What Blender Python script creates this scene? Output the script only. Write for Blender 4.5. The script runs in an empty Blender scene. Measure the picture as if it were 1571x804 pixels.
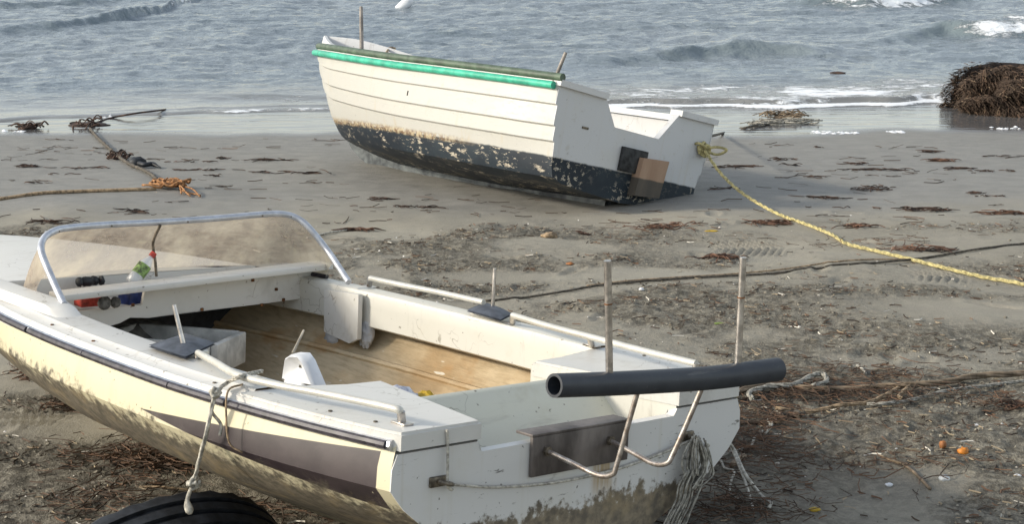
import bpy, bmesh, math, random
import numpy as np
from mathutils import Vector, Matrix

random.seed(7); RNG = np.random.default_rng(11)
S = bpy.context.scene
COL = S.collection
rad = math.radians

# ------------------------------------------------------------------ camera, sky, sun, exposure
PW, PH, FPX, PITCH, CAMH = 1571.0, 804.0, 2600.0, 14.0, 2.25
cam = bpy.data.objects.new('camera', bpy.data.cameras.new('camera')); COL.objects.link(cam)
cam.location = (0, 0, CAMH); cam.rotation_euler = (rad(90 - PITCH), 0, 0)
cam.data.sensor_width = 36; cam.data.lens = 36 * FPX / PW
cam.data.clip_start = 0.1; cam.data.clip_end = 9000
S.camera = cam
SUN = Vector((-0.90, -0.14, 0.44)).normalized()          # towards the sun: from the left, a little behind the camera
W = bpy.data.worlds.new('World'); S.world = W; W.use_nodes = True
wn = W.node_tree; bg = wn.nodes['Background']
sky = wn.nodes.new('ShaderNodeTexSky'); sky.sky_type = 'NISHITA'; sky.sun_disc = False
sky.sun_elevation = math.asin(SUN.z); sky.sun_rotation = math.atan2(SUN.x, SUN.y)
sky.air_density = 1.25; sky.dust_density = 1.2; sky.ozone_density = 1.0; sky.altitude = 0
hsv = wn.nodes.new('ShaderNodeHueSaturation'); hsv.inputs['Saturation'].default_value = 0.5      # hazy, whitened sky
wn.links.new(sky.outputs[0], hsv.inputs['Color']); wn.links.new(hsv.outputs[0], bg.inputs[0]); bg.inputs[1].default_value = 0.15
sl = bpy.data.lights.new('sun', 'SUN'); sl.energy = 2.3; sl.angle = rad(6.0); sl.color = (1.0, 0.92, 0.78)
so = bpy.data.objects.new('sun', sl); COL.objects.link(so)
so.rotation_euler = (-SUN).to_track_quat('-Z', 'Y').to_euler()
S.view_settings.view_transform = 'Standard'; S.view_settings.look = 'None'
S.view_settings.exposure = 0.68; S.view_settings.gamma = 1.0
S.render.engine = 'CYCLES'

# ------------------------------------------------------------------ pixel -> world
CP, SP = math.cos(rad(PITCH)), math.sin(rad(PITCH))
def ray(u, v):
    x = (u - PW / 2) / FPX; y = -(v - PH / 2) / FPX
    return np.array([x, CP + y * SP, -SP + y * CP])
CAM = np.array([0, 0, CAMH])
SLOPE, Z0 = 0.05, 0.12
SEAZ = -0.485
def gz(y): return Z0 - SLOPE * (y - 4.5)
def gpx(u, v, dz=0.0):
    d = ray(u, v); s = (CAMH - gz(0) - dz) / (-d[2] - SLOPE * d[1]); return CAM + s * d
def spx(u, v, z=None):
    d = ray(u, v); s = ((SEAZ if z is None else z) - CAMH) / d[2]; return CAM + s * d
def rotm(yaw, heel, pitch):
    cy, sy = math.cos(yaw), math.sin(yaw); Rz = np.array([[cy, -sy, 0], [sy, cy, 0], [0, 0, 1]])
    ch, sh = math.cos(heel), math.sin(heel); Rx = np.array([[1, 0, 0], [0, ch, -sh], [0, sh, ch]])
    cp, sp = math.cos(pitch), math.sin(pitch); Ry = np.array([[cp, 0, -sp], [0, 1, 0], [sp, 0, cp]])
    return Rz @ Ry @ Rx
class Pose:
    def __init__(s, yaw, heel, pitch, t): s.M = rotm(rad(yaw), rad(heel), rad(pitch)); s.t = np.array(t)
    def pl(s, u, v, axis, val):
        d = s.M.T @ ray(u, v); o = s.M.T @ (CAM - s.t); k = (val - o[axis]) / d[axis]; return o + k * d
    def w(s, l): return s.M @ np.array(l, float) + s.t
    def loc(s, p): return s.M.T @ (np.array(p, float) - s.t)
    def mat(s):
        m = Matrix.Identity(4)
        for i in range(3):
            for j in range(3): m[i][j] = s.M[i][j]
            m[i][3] = s.t[i]
        return m
NB = Pose(131.9, 6.2, -3.1, (.199, 4.509, .703))          # near boat: local x forward from the transom, y to port, z up from the gunwale
FB = Pose(130.86, 15.96, -1.25, (.891, 11.711, .461))     # far boat

# ------------------------------------------------------------------ noise
def _hash(ix, iy, seed):
    h = (ix.astype(np.int64) * 374761393 + iy.astype(np.int64) * 668265263 + seed * 1442695041) & 0xFFFFFFFF
    h = ((h ^ (h >> 13)) * 1274126177) & 0xFFFFFFFF
    h = h ^ (h >> 16)
    return (h & 0xFFFF) / 65535.0
def vnoise(x, y, seed=0):
    ix = np.floor(x); iy = np.floor(y); fx = x - ix; fy = y - iy
    fx = fx * fx * fx * (fx * (fx * 6 - 15) + 10); fy = fy * fy * fy * (fy * (fy * 6 - 15) + 10)
    a = _hash(ix, iy, seed); b = _hash(ix + 1, iy, seed); c = _hash(ix, iy + 1, seed); d = _hash(ix + 1, iy + 1, seed)
    return (a * (1 - fx) + b * fx) * (1 - fy) + (c * (1 - fx) + d * fx) * fy
def fbm(x, y, oct=4, seed=0, gain=.5):
    s = 0; a = 1; t = 0
    for i in range(oct):
        s = s + a * vnoise(x * 2 ** i + 17.3 * i, y * 2 ** i - 9.1 * i, seed + i); t += a; a *= gain
    return s / t
def sstep(a, b, x):
    t = np.clip((x - a) / (b - a), 0, 1); return t * t * (3 - 2 * t)

# ------------------------------------------------------------------ objects
def link(name, me, parent=None, mat=None, smooth=None):
    o = bpy.data.objects.new(name, me); COL.objects.link(o)
    if parent is not None: o.parent = parent
    if mat is not None and not me.materials: me.materials.append(mat)
    if smooth is not None:
        me.shade_smooth()
        if smooth < 179: me.set_sharp_from_angle(angle=rad(smooth))
    return o
def tag(o, label=None, cat=None, group=None, kind=None):
    if label: o['label'] = label
    if cat: o['category'] = cat
    if group: o['group'] = group
    if kind: o['kind'] = kind
    return o
def empty(name, pose=None, loc=None):
    o = bpy.data.objects.new(name, None); COL.objects.link(o); o.empty_display_size = .1
    if pose is not None:
        m = pose.mat(); o.location = m.to_translation(); o.rotation_euler = m.to_euler()
    if loc is not None: o.location = loc
    return o
def mesh(verts, faces, name='m'):
    me = bpy.data.meshes.new(name); me.from_pydata([tuple(map(float, v)) for v in verts], [], faces); me.update(); return me
class MB:
    def __init__(s): s.v = []; s.f = []
    def add(s, v, f):
        n = len(s.v); s.v += [tuple(map(float, p)) for p in v]; s.f += [tuple(i + n for i in q) for q in f]; return s
    def grid(s, G, closeu=False, closev=False):
        G = [list(r) for r in G]; nu, nv = len(G), len(G[0]); f = []
        for i in range(nu if closeu else nu - 1):
            for j in range(nv if closev else nv - 1):
                a = i * nv + j; b = i * nv + (j + 1) % nv; c = ((i + 1) % nu) * nv + (j + 1) % nv; d = ((i + 1) % nu) * nv + j
                f.append((a, b, c, d))
        return s.add([p for r in G for p in r], f)
    def box(s, c, h, M=None, bev=0.0):
        bm = bmesh.new(); bmesh.ops.create_cube(bm, size=2)
        for v in bm.verts: v.co = Vector((v.co.x * h[0], v.co.y * h[1], v.co.z * h[2]))
        if bev: bmesh.ops.bevel(bm, geom=bm.edges[:], offset=bev, segments=2, profile=.5, affect='EDGES')
        bm.verts.index_update(); vs = []
        for v in bm.verts:
            p = np.array(v.co)
            if M is not None: p = np.array(M) @ p
            vs.append(p + np.array(c))
        s.add(vs, [tuple(v.index for v in f.verts) for f in bm.faces]); bm.free(); return s
    def tube(s, pts, r, n=10, cap=True):
        P = [np.array(p, float) for p in pts]; m = len(P); R = r if hasattr(r, '__len__') else [r] * m
        T = []
        for i in range(m):
            d = P[min(i + 1, m - 1)] - P[max(i - 1, 0)]; L = np.linalg.norm(d); T.append(d / L if L > 1e-9 else np.array([0, 0, 1.]))
        a = np.array([0, 0, 1.]) if abs(T[0][2]) < .9 else np.array([1., 0, 0])
        u = np.cross(T[0], a); u /= np.linalg.norm(u); G = []
        for i in range(m):
            u = u - T[i] * (u @ T[i]); u /= max(np.linalg.norm(u), 1e-9); w = np.cross(T[i], u)
            G.append([P[i] + R[i] * (math.cos(2 * math.pi * k / n) * u + math.sin(2 * math.pi * k / n) * w) for k in range(n)])
        b = len(s.v); s.grid(G, closev=True)
        if cap: s.f.append(tuple(b + k for k in range(n))[::-1]); s.f.append(tuple(b + (m - 1) * n + k for k in range(n)))
        return s
    def build(s, name, mat, parent=None, smooth=40):
        return link(name, mesh(s.v, s.f, name), parent, mat, smooth)
def crom(pts, n=8):
    P = [np.array(p, float) for p in pts]; P = [2 * P[0] - P[1]] + P + [2 * P[-1] - P[-2]]; out = []
    for i in range(1, len(P) - 2):
        for k in range(n):
            t = k / n; a, b, c, d = P[i - 1], P[i], P[i + 1], P[i + 2]
            out.append(.5 * ((2 * b) + (-a + c) * t + (2 * a - 5 * b + 4 * c - d) * t * t + (-a + 3 * b - 3 * c + d) * t ** 3))
    out.append(P[-2]); return out
def interp(tab):
    X = np.array([a for a, b in tab]); Y = np.array([b for a, b in tab])
    m = np.zeros(len(X)); d = np.diff(Y) / np.diff(X)
    for i in range(1, len(X) - 1): m[i] = 0 if d[i - 1] * d[i] <= 0 else 2 * d[i - 1] * d[i] / (d[i - 1] + d[i])
    m[0], m[-1] = d[0], d[-1]
    def f(x):
        x = min(max(x, X[0]), X[-1]); i = min(int(np.searchsorted(X, x, 'right')) - 1, len(X) - 2); h = X[i + 1] - X[i]; t = (x - X[i]) / h
        return float((2 * t ** 3 - 3 * t ** 2 + 1) * Y[i] + (t ** 3 - 2 * t ** 2 + t) * h * m[i] + (-2 * t ** 3 + 3 * t ** 2) * Y[i + 1] + (t ** 3 - t ** 2) * h * m[i + 1])
    return f

# ------------------------------------------------------------------ materials
class MT:
    def __init__(s, name, rough=.5, color=(.5, .5, .5), metal=0.0, spec=.5):
        s.m = bpy.data.materials.new(name); s.m.use_nodes = True; s.t = s.m.node_tree; s.b = s.t.nodes['Principled BSDF']
        s.b.inputs['Base Color'].default_value = (*color, 1); s.b.inputs['Roughness'].default_value = rough
        s.b.inputs['Metallic'].default_value = metal; s.b.inputs['Specular IOR Level'].default_value = spec
        s._tc = None
    def n(s, ty, **kw):
        nd = s.t.nodes.new(ty)
        for k, v in kw.items(): setattr(nd, k, v)
        return nd
    def put(s, sock, val):
        if hasattr(val, 'is_output') or isinstance(val, bpy.types.NodeSocket): s.t.links.new(val, sock)
        else:
            if isinstance(val, (tuple, list)) and len(val) == 3 and sock.type == 'RGBA': val = (*val, 1)
            sock.default_value = val
    def obj(s):
        if s._tc is None: s._tc = s.n('ShaderNodeTexCoord')
        return s._tc.outputs['Object']
    def xyz(s):
        q = s.n('ShaderNodeSeparateXYZ'); s.put(q.inputs[0], s.obj()); return q.outputs
    def math(s, op, a, b=0.0, c=None, clamp=False):
        q = s.n('ShaderNodeMath', operation=op, use_clamp=clamp); s.put(q.inputs[0], a); s.put(q.inputs[1], b)
        if c is not None: s.put(q.inputs[2], c)
        return q.outputs[0]
    def step(s, a, b, x):
        q = s.n('ShaderNodeMapRange', interpolation_type='SMOOTHSTEP'); s.put(q.inputs[0], x); s.put(q.inputs[1], a); s.put(q.inputs[2], b)
        return q.outputs[0]
    def noise(s, scale, detail=4, rough=.55, stretch=None, dist=0.0, off=None, vec=None):
        q = s.n('ShaderNodeTexNoise'); v = vec or s.obj()
        if stretch or off:
            mp = s.n('ShaderNodeMapping'); s.put(mp.inputs[0], v)
            if stretch: mp.inputs['Scale'].default_value = stretch
            if off: mp.inputs['Location'].default_value = off
            v = mp.outputs[0]
        s.put(q.inputs['Vector'], v); q.inputs['Scale'].default_value = scale; q.inputs['Detail'].default_value = detail
        q.inputs['Roughness'].default_value = rough; q.inputs['Distortion'].default_value = dist
        return q.outputs['Fac']
    def mix(s, f, a, b):
        q = s.n('ShaderNodeMix', data_type='RGBA'); s.put(q.inputs[0], f); s.put(q.inputs[6], a); s.put(q.inputs[7], b); return q.outputs[2]
    def color(s, c): s.put(s.b.inputs['Base Color'], c); return s
    def rough(s, r): s.put(s.b.inputs['Roughness'], r); return s
    def attr(s, nm):
        q = s.n('ShaderNodeAttribute', attribute_name=nm); return q
    def bump(s, h, strength=.3, dist=.01):
        q = s.n('ShaderNodeBump'); s.put(q.inputs['Height'], h); q.inputs['Strength'].default_value = strength; q.inputs['Distance'].default_value = dist
        s.put(s.b.inputs['Normal'], q.outputs[0]); return s

def simple(name, col, rough=.5, var=.18, scale=18, bump=.15, metal=0.0, spec=.4, dark=None, stretch=None):
    t = MT(name, rough, col, metal, spec); nz = t.noise(scale, 5, .6, stretch)
    d = dark or tuple(c * (1 - var * 2.2) for c in col); l = tuple(min(1, c * (1 + var)) for c in col)
    t.color(t.mix(t.step(.3, .72, nz), d, l)); t.bump(nz, bump, .004)
    t.rough(t.math('ADD', rough - .08, t.math('MULTIPLY', t.noise(scale * .5, 3), .2)))
    return t.m

def gelcoat(name, col, dirt=(.30, .25, .17), amount=.5, rough=.42, scale=5):
    t = MT(name, rough, col, 0, .45)
    n1 = t.noise(scale, 6, .65); n2 = t.noise(scale * 7, 4, .6, off=(3, 1, 2)); n3 = t.noise(70, 3, .7, off=(5, 5, 1)); n4 = t.noise(1.7, 3)
    sp = t.noise(42, 2, .5, off=(1, 7, 3))
    f = t.math('MULTIPLY', t.step(.48, .8, n1), t.math('MULTIPLY', t.step(.3, .7, n2), amount))
    c = t.mix(f, col, dirt)
    c = t.mix(t.math('MULTIPLY', t.step(.5, .75, n4), .22), c, tuple(k * .8 for k in (col[0], col[1] * .96, col[2] * .8)))
    c = t.mix(t.math('MULTIPLY', t.step(.70, .76, sp), .7), c, (.10, .08, .05))
    vo = t.n('ShaderNodeTexVoronoi', feature='DISTANCE_TO_EDGE'); mp = t.n('ShaderNodeVectorMath', operation='ADD'); nv = t.n('ShaderNodeTexNoise'); t.put(nv.inputs['Vector'], t.obj()); nv.inputs['Scale'].default_value = 14
    sc_ = t.n('ShaderNodeVectorMath', operation='SCALE'); t.put(sc_.inputs[0], nv.outputs['Color']); sc_.inputs['Scale'].default_value = .12; t.put(mp.inputs[0], t.obj()); t.put(mp.inputs[1], sc_.outputs[0])
    t.put(vo.inputs['Vector'], mp.outputs[0]); vo.inputs['Scale'].default_value = 6.5
    crk = t.math('MULTIPLY', t.math('SUBTRACT', 1.0, t.step(.004, .012, vo.outputs['Distance'])), t.step(.52, .62, t.noise(3.2, 3, off=(2, 8, 4))))
    c = t.mix(t.math('MULTIPLY', crk, .55), c, (.16, .13, .09))
    smear = t.noise(7, 5, .7, (3.5, .5, .5), .4, (6, 1, 1)); c = t.mix(t.math('MULTIPLY', t.step(.56, .74, smear), .34), c, (.24, .21, .165))
    t.color(c); t.rough(t.math('ADD', rough, t.math('MULTIPLY', f, .4))); t.bump(t.math('ADD', n1, t.math('MULTIPLY', n3, .25)), .12, .01)
    return t.m

M_DECK = gelcoat('deck_gelcoat', (.60, .585, .545), (.33, .28, .20), .45)
M_LINER = gelcoat('liner_gelcoat', (.61, .59, .525), (.40, .33, .2), .35)
M_WELL = gelcoat('well_gelcoat', (.60, .585, .48), (.42, .36, .22), .35)
M_TRANS = None

def near_hull_mat(transom=False):
    t = MT('transom_paint' if transom else 'hull_paint', .38, (.7, .65, .45), 0, .45)
    X, Y, Z = t.xyz()
    base = (.62, .61, .585) if transom else (.60, .545, .375)
    n1 = t.noise(4, 6, .65); n2 = t.noise(30, 5, .65); n3 = t.noise(9, 6, .7, (1, 1, .6), 0, (4, 4, 4)); st = t.noise(14, 4, .6, (1.4, 1.4, .05), off=(2, 2, 0))
    c = t.mix(t.math('MULTIPLY', t.step(.45, .75, n1), .35), base, (.54, .51, .42) if transom else (.53, .46, .28))
    c = t.mix(t.math('MULTIPLY', t.step(.55, .72, st), .22), c, (.42, .36, .22))
    speck = t.noise(55, 2, .5, off=(9, 1, 3)); c = t.mix(t.math('MULTIPLY', t.step(.71, .75, speck), .75), c, (.06, .05, .035))
    if not transom:
        top = t.math('ADD', -.115, t.math('MULTIPLY', t.math('SUBTRACT', 1.06, X), .07))
        bot = t.math('SUBTRACT', -.115, t.math('MULTIPLY', t.math('SUBTRACT', 1.06, X), .092))
        m = t.math('MULTIPLY', t.step(-.0015, .0015, t.math('SUBTRACT', top, Z)), t.step(-.0015, .0015, t.math('SUBTRACT', Z, bot)))
        m = t.math('MULTIPLY', m, t.step(.044, .047, X))
        m = t.math('MULTIPLY', m, t.math('SUBTRACT', 1.0, t.math('MULTIPLY', t.step(.735, .75, t.noise(60, 3, .6, (1, 1, .15))), .6)))
        sc = t.mix(t.step(.35, .7, t.noise(9, 5)), (.024, .017, .020), (.048, .036, .038))
        c = t.mix(m, c, sc)
    if transom:
        ry = t.math('SUBTRACT', 1.0, t.step(.03, .07, t.math('ABSOLUTE', t.math('ADD', Y, .10)))); rz = t.math('MULTIPLY', t.step(-.30, -.20, Z), t.math('SUBTRACT', 1.0, t.step(-.168, -.160, Z)))
        c = t.mix(t.math('MULTIPLY', t.math('MULTIPLY', ry, rz), t.math('MULTIPLY', t.step(.35, .6, t.noise(34, 4, .6, (1, 1, .06), off=(1, 1, 1))), .85)), c, (.34, .21, .06))
        scu = t.math('MULTIPLY', t.step(.60, .64, t.noise(26, 5, .7, (1, .45, 2.2), off=(3, 6, 1))), t.step(.5, .6, t.noise(4, 3, .5, off=(9, 2, 5)))); c = t.mix(t.math('MULTIPLY', scu, .8), c, (.08, .07, .055))
    # weed and mud stain below the old waterline
    lvl = t.math('ADD', t.math('MULTIPLY', t.math('SUBTRACT', n3, .5), .16), t.math('MULTIPLY', t.math('SUBTRACT', n2, .5), .16))
    zz = t.math('ADD', Z, lvl)
    if not transom: zz = t.math('SUBTRACT', zz, t.math('MULTIPLY', t.math('SUBTRACT', X, .3), .05))
    g = t.math('SUBTRACT', 1.0, t.step(-.225, -.165, zz) if not transom else t.step(-.285, -.255, zz))
    if not transom: g = t.math('MULTIPLY', g, t.math('SUBTRACT', 1.0, t.math('MULTIPLY', t.step(-.33, -.42, t.math('ADD', Z, t.math('MULTIPLY', n1, .1))), .55)))
    gc = t.mix(t.step(.35, .65, n2), (.085, .065, .04), (.23, .18, .11)) if transom else t.mix(t.step(.35, .65, n2), (.042, .034, .024), (.135, .11, .078))
    gc = t.mix(t.math('MULTIPLY', t.step(.5, .7, t.noise(9, 5, .6, off=(7, 2, 2))), .6), gc, (.27, .20, .10))
    c = t.mix(t.math('MULTIPLY', g, .93), c, gc)
    t.color(c); t.rough(t.math('ADD', .36, t.math('MULTIPLY', g, .45)))
    t.bump(t.math('ADD', t.math('MULTIPLY', n1, .4), t.math('MULTIPLY', t.math('MULTIPLY', n2, g), 1.2)), .25, .008)
    return t.m
M_HULL = near_hull_mat(); M_TRANS = near_hull_mat(True)

def tan_inner():
    t = MT('bare_fibreglass', .6, (.3, .22, .12), 0, .3)
    n1 = t.noise(2.2, 5, .6); n2 = t.noise(26, 5, .7); n3 = t.noise(60, 4, .7, (.15, 1, 1)); X, Y, Z = t.xyz()
    c = t.mix(t.step(.35, .65, n1), (.38, .26, .135), (.57, .46, .30))
    c = t.mix(t.math('MULTIPLY', t.step(.4, .75, n3), .5), c, (.24, .175, .095))
    c = t.mix(t.math('MULTIPLY', t.step(.54, .66, t.noise(3.1, 4, .6, off=(3, 3, 8))), .6), c, (.40, .22, .08))
    c = t.mix(t.math('MULTIPLY', t.step(.7, .74, t.noise(28, 2, .5, (.3, 1, 1), off=(1, 2, 8))), .8), c, (.7, .66, .55))
    t.color(c); t.bump(t.math('ADD', n3, n2), .4, .006); return t.m
M_TAN = tan_inner()
M_RUBR = simple('rub_rail_vinyl', (.055, .048, .058), .45, .3, 40, .3)
M_ALU = simple('dull_aluminium', (.62, .63, .66), .38, .12, 30, .1, 1.0)
M_FRAME = simple('frame_grey_paint', (.54, .56, .60), .38, .1, 30, .05, .5)
M_STEEL = simple('stainless_tube', (.60, .56, .52), .33, .15, 50, .1, 1.0)
M_RAIL = simple('cream_rail_paint', (.58, .56, .50), .38, .06, 12, .04, .3)
M_RUSTROD = simple('rusty_steel_rod', (.40, .37, .34), .42, .25, 40, .2, .8, dark=(.24, .19, .155))
M_RUST = simple('rust', (.22, .09, .03), .85, .4, 60, .4)
M_PLATE = simple('oxidised_plate', (.17, .148, .135), .5, .25, 8, .12, .35, dark=(.06, .05, .045), stretch=(1, 1, .4))
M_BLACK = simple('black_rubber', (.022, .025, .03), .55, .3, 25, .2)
def pipe_mat():
    t = MT('black_plastic_pipe', .45, (.03, .034, .042), 0, .4); n1 = t.noise(8, 5, .6); n2 = t.noise(30, 5, .7, (1, .12, 1), off=(1, 4, 2)); n3 = t.noise(90, 3, .6)
    c = t.mix(t.step(.35, .7, n1), (.024, .028, .036), (.042, .047, .055)); c = t.mix(t.math('MULTIPLY', t.step(.62, .7, n2), .5), c, (.12, .12, .115)); c = t.mix(t.math('MULTIPLY', t.step(.68, .74, n3), .4), c, (.2, .19, .17))
    t.color(c); t.rough(t.math('ADD', .36, t.math('MULTIPLY', n1, .3))); t.bump(n2, .12, .004); return t.m
M_PIPE = pipe_mat()
M_PAD = simple('rubber_pad', (.075, .085, .105), .6, .25, 20, .2)
M_DARK = simple('dark_hole', (.012, .012, .012), .8)
M_WHITEP = simple('white_plastic', (.70, .71, .72), .4, .08, 6, .05)
M_FOAMB = simple('grubby_polystyrene', (.55, .54, .50), .7, .15, 14, .25)
M_ROPEW = simple('old_white_rope', (.50, .47, .40), .85, .25, 60, .6)
M_ROPEG = simple('grey_frayed_net', (.36, .34, .29), .9, .3, 60, .6)
M_ROPEY = simple('yellow_rope', (.50, .43, .20), .8, .25, 45, .6)
M_ROPEO = simple('orange_rope', (.36, .175, .07), .8, .3, 45, .6)
M_ROPED = simple('dark_wet_rope', (.10, .085, .065), .8, .3, 45, .6)
M_ROPET = simple('tan_rope', (.36, .26, .16), .85, .3, 45, .6)
M_WOODB = simple('driftwood', (.22, .165, .11), .8, .3, 14, .5, stretch=(1, 1, .3))
M_WEED = simple('dry_seagrass', (.075, .042, .028), .75, .45, 12, .3)
M_WEEDR = simple('red_brown_seagrass', (.15, .078, .048), .75, .4, 12, .3)
M_ORANGE = simple('orange_peel', (.62, .22, .03), .5, .2, 25, .3)
M_RED = simple('red_plastic', (.50, .06, .04), .5, .3, 30, .1)
M_BLUE = simple('blue_plastic', (.02, .05, .22), .45, .3, 18, .1)
M_GREEN = simple('green_leaf', (.24, .34, .08), .5)
M_GREY = simple('grey_cork_float', (.16, .155, .145), .85, .3, 40, .6)
M_BRASS = simple('dull_bolt', (.20, .17, .13), .5, .3, 50, .2, .7)
M_BROWNF = simple('brown_fruit', (.33, .13, .04), .6, .3, 20, .2)
M_YEL = simple('yellow_scrap', (.55, .36, .03), .5)

def pane_mat():
    t = MT('yellowed_acrylic', .35, (.5, .42, .32), 0, .5)
    n1 = t.noise(4.5, 6, .65); n2 = t.noise(20, 5, .7, (1, 1, .4)); X, Y, Z = t.xyz()
    c = t.mix(t.step(.35, .68, n1), (.52, .43, .35), (.74, .66, .52)); c = t.mix(t.math('MULTIPLY', t.step(.55, .7, n2), .5), c, (.80, .72, .50))
    df = t.n('ShaderNodeBsdfDiffuse'); t.put(df.inputs[0], c)
    tr = t.n('ShaderNodeBsdfTranslucent'); t.put(tr.inputs[0], c)
    tp = t.n('ShaderNodeBsdfTransparent'); tp.inputs[0].default_value = (.86, .82, .76, 1)
    gl = t.n('ShaderNodeBsdfGlossy'); gl.inputs['Roughness'].default_value = .25
    m1 = t.n('ShaderNodeMixShader'); m1.inputs[0].default_value = .5; t.put(m1.inputs[1], df.outputs[0]); t.put(m1.inputs[2], tr.outputs[0])
    m2 = t.n('ShaderNodeMixShader'); t.put(m2.inputs[0], t.math('ADD', .36, t.math('MULTIPLY', t.step(.3, .7, n1), .34))); t.put(m2.inputs[1], tp.outputs[0]); t.put(m2.inputs[2], m1.outputs[0])
    m3 = t.n('ShaderNodeMixShader'); m3.inputs[0].default_value = .09; t.put(m3.inputs[1], m2.outputs[0]); t.put(m3.inputs[2], gl.outputs[0])
    t.put(t.t.nodes['Material Output'].inputs[0], m3.outputs[0]); return t.m
M_PANE = pane_mat()
def clear_plastic():
    t = MT('clear_plastic', .2, (.75, .78, .8)); t.b.inputs['Alpha'].default_value = .55; t.bump(t.noise(25, 5), .6, .01); return t.m
M_CLEAR = clear_plastic()
def bag_mat():
    t = MT('crumpled_bag', .35, (.55, .57, .6)); n = t.noise(9, 6, .6); t.color(t.mix(t.step(.3, .7, n), (.22, .22, .22), (.62, .63, .64))); t.bump(n, .8, .03); return t.m
M_BAG = bag_mat()

def far_hull_mat(transom=False):
    t = MT('far_transom_paint' if transom else 'far_hull_paint', .45, (.7, .68, .6), 0, .4)
    X, Y, Z = t.xyz(); n1 = t.noise(3, 6, .6); n2 = t.noise(22, 6, .7); n3 = t.noise(5, 6, .7, (1, 1, .6), 0, (3, 3, 3)); st = t.noise(8, 4, .6, (1.4, 1.4, .05))
    w = (.56, .56, .555) if transom else (.45, .44, .40)
    c = t.mix(t.math('MULTIPLY', t.step(.5, .75, n1), .25), w, (.55, .52, .44)); c = t.mix(t.math('MULTIPLY', t.step(.56, .75, st), .38), c, (.44, .35, .2)); c = t.mix(t.math('MULTIPLY', t.step(.60, .66, t.noise(16, 6, .7, off=(2, 9, 4))), .35), c, (.40, .37, .30)); c = t.mix(t.math('MULTIPLY', t.step(.70, .74, t.noise(48, 3, .6, off=(4, 4, 4))), .8), c, (.10, .08, .06))
    zz = t.math('ADD', Z, t.math('MULTIPLY', t.math('SUBTRACT', n3, .5), .03))
    band = t.math('SUBTRACT', 1.0, t.step(-.492, -.478, zz))
    navy = t.mix(t.step(.35, .7, n1), (.007, .013, .021), (.016, .027, .036))
    chip = t.step(.555, .575, t.noise(20, 9, .74, (.6, 1, 1.5), .3, off=(1, 1, 9)))
    worn = t.math('MULTIPLY', chip, t.math('MAXIMUM', t.step(.42, .56, t.noise(2.4, 3, .5, off=(8, 3, 1))), t.math('MULTIPLY', t.step(-.60, -.50, Z), .15 if transom else .45)))
    navy = t.mix(worn, navy, t.mix(n2, (.62, .58, .48), (.22, .16, .10)))
    if not transom:
        mid = t.math('MULTIPLY', t.step(.6, 1.3, X), t.math('SUBTRACT', 1.0, t.step(3.0, 3.4, X)))
        brown = t.math('MULTIPLY', t.math('MULTIPLY', t.step(-.515, -.495, zz), t.math('SUBTRACT', 1.0, t.step(-.475, -.45, t.math('ADD', zz, t.math('MULTIPLY', t.math('SUBTRACT', n2, .5), .06))))), mid)
        brown = t.math('MULTIPLY', brown, t.step(.36, .5, n2))
        low = t.math('MULTIPLY', t.math('SUBTRACT', 1.0, t.step(-.66, -.60, zz)), t.step(.52, .64, n3))
    c = t.mix(band, c, navy)
    if not transom:
        c = t.mix(t.math('MULTIPLY', brown, .85), c, t.mix(t.step(.4, .6, t.noise(30, 4)), (.17, .10, .05), (.46, .38, .24)))
        c = t.mix(t.math('MULTIPLY', low, .8), c, (.11, .10, .08))
    t.color(c); t.bump(t.math('ADD', t.math('MULTIPLY', n1, .3), t.math('MULTIPLY', worn, -.5)), .25, .01); t.rough(t.math('ADD', .42, t.math('MULTIPLY', band, .2))); return t.m
M_FH = far_hull_mat(); M_FT = far_hull_mat(True)
M_FIN = gelcoat('far_interior_paint', (.60, .595, .58), (.4, .37, .3), .3)
M_FKEEL = simple('worn_keel', (.10, .11, .11), .8, .4, 9, .4, dark=(.03, .035, .04))
M_GRN = simple('sea_green_paint', (.05, .43, .28), .4, .15, 12, .08)
M_DGRN = simple('faded_green_pipe', (.085, .12, .08), .5, .2, 12, .08)
M_PLY = simple('bare_plywood', (.34, .21, .13), .75, .25, 10, .3, stretch=(1, 1, .2))
M_BOARD = simple('tarred_board', (.035, .036, .036), .7, .4, 20, .3)

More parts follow.
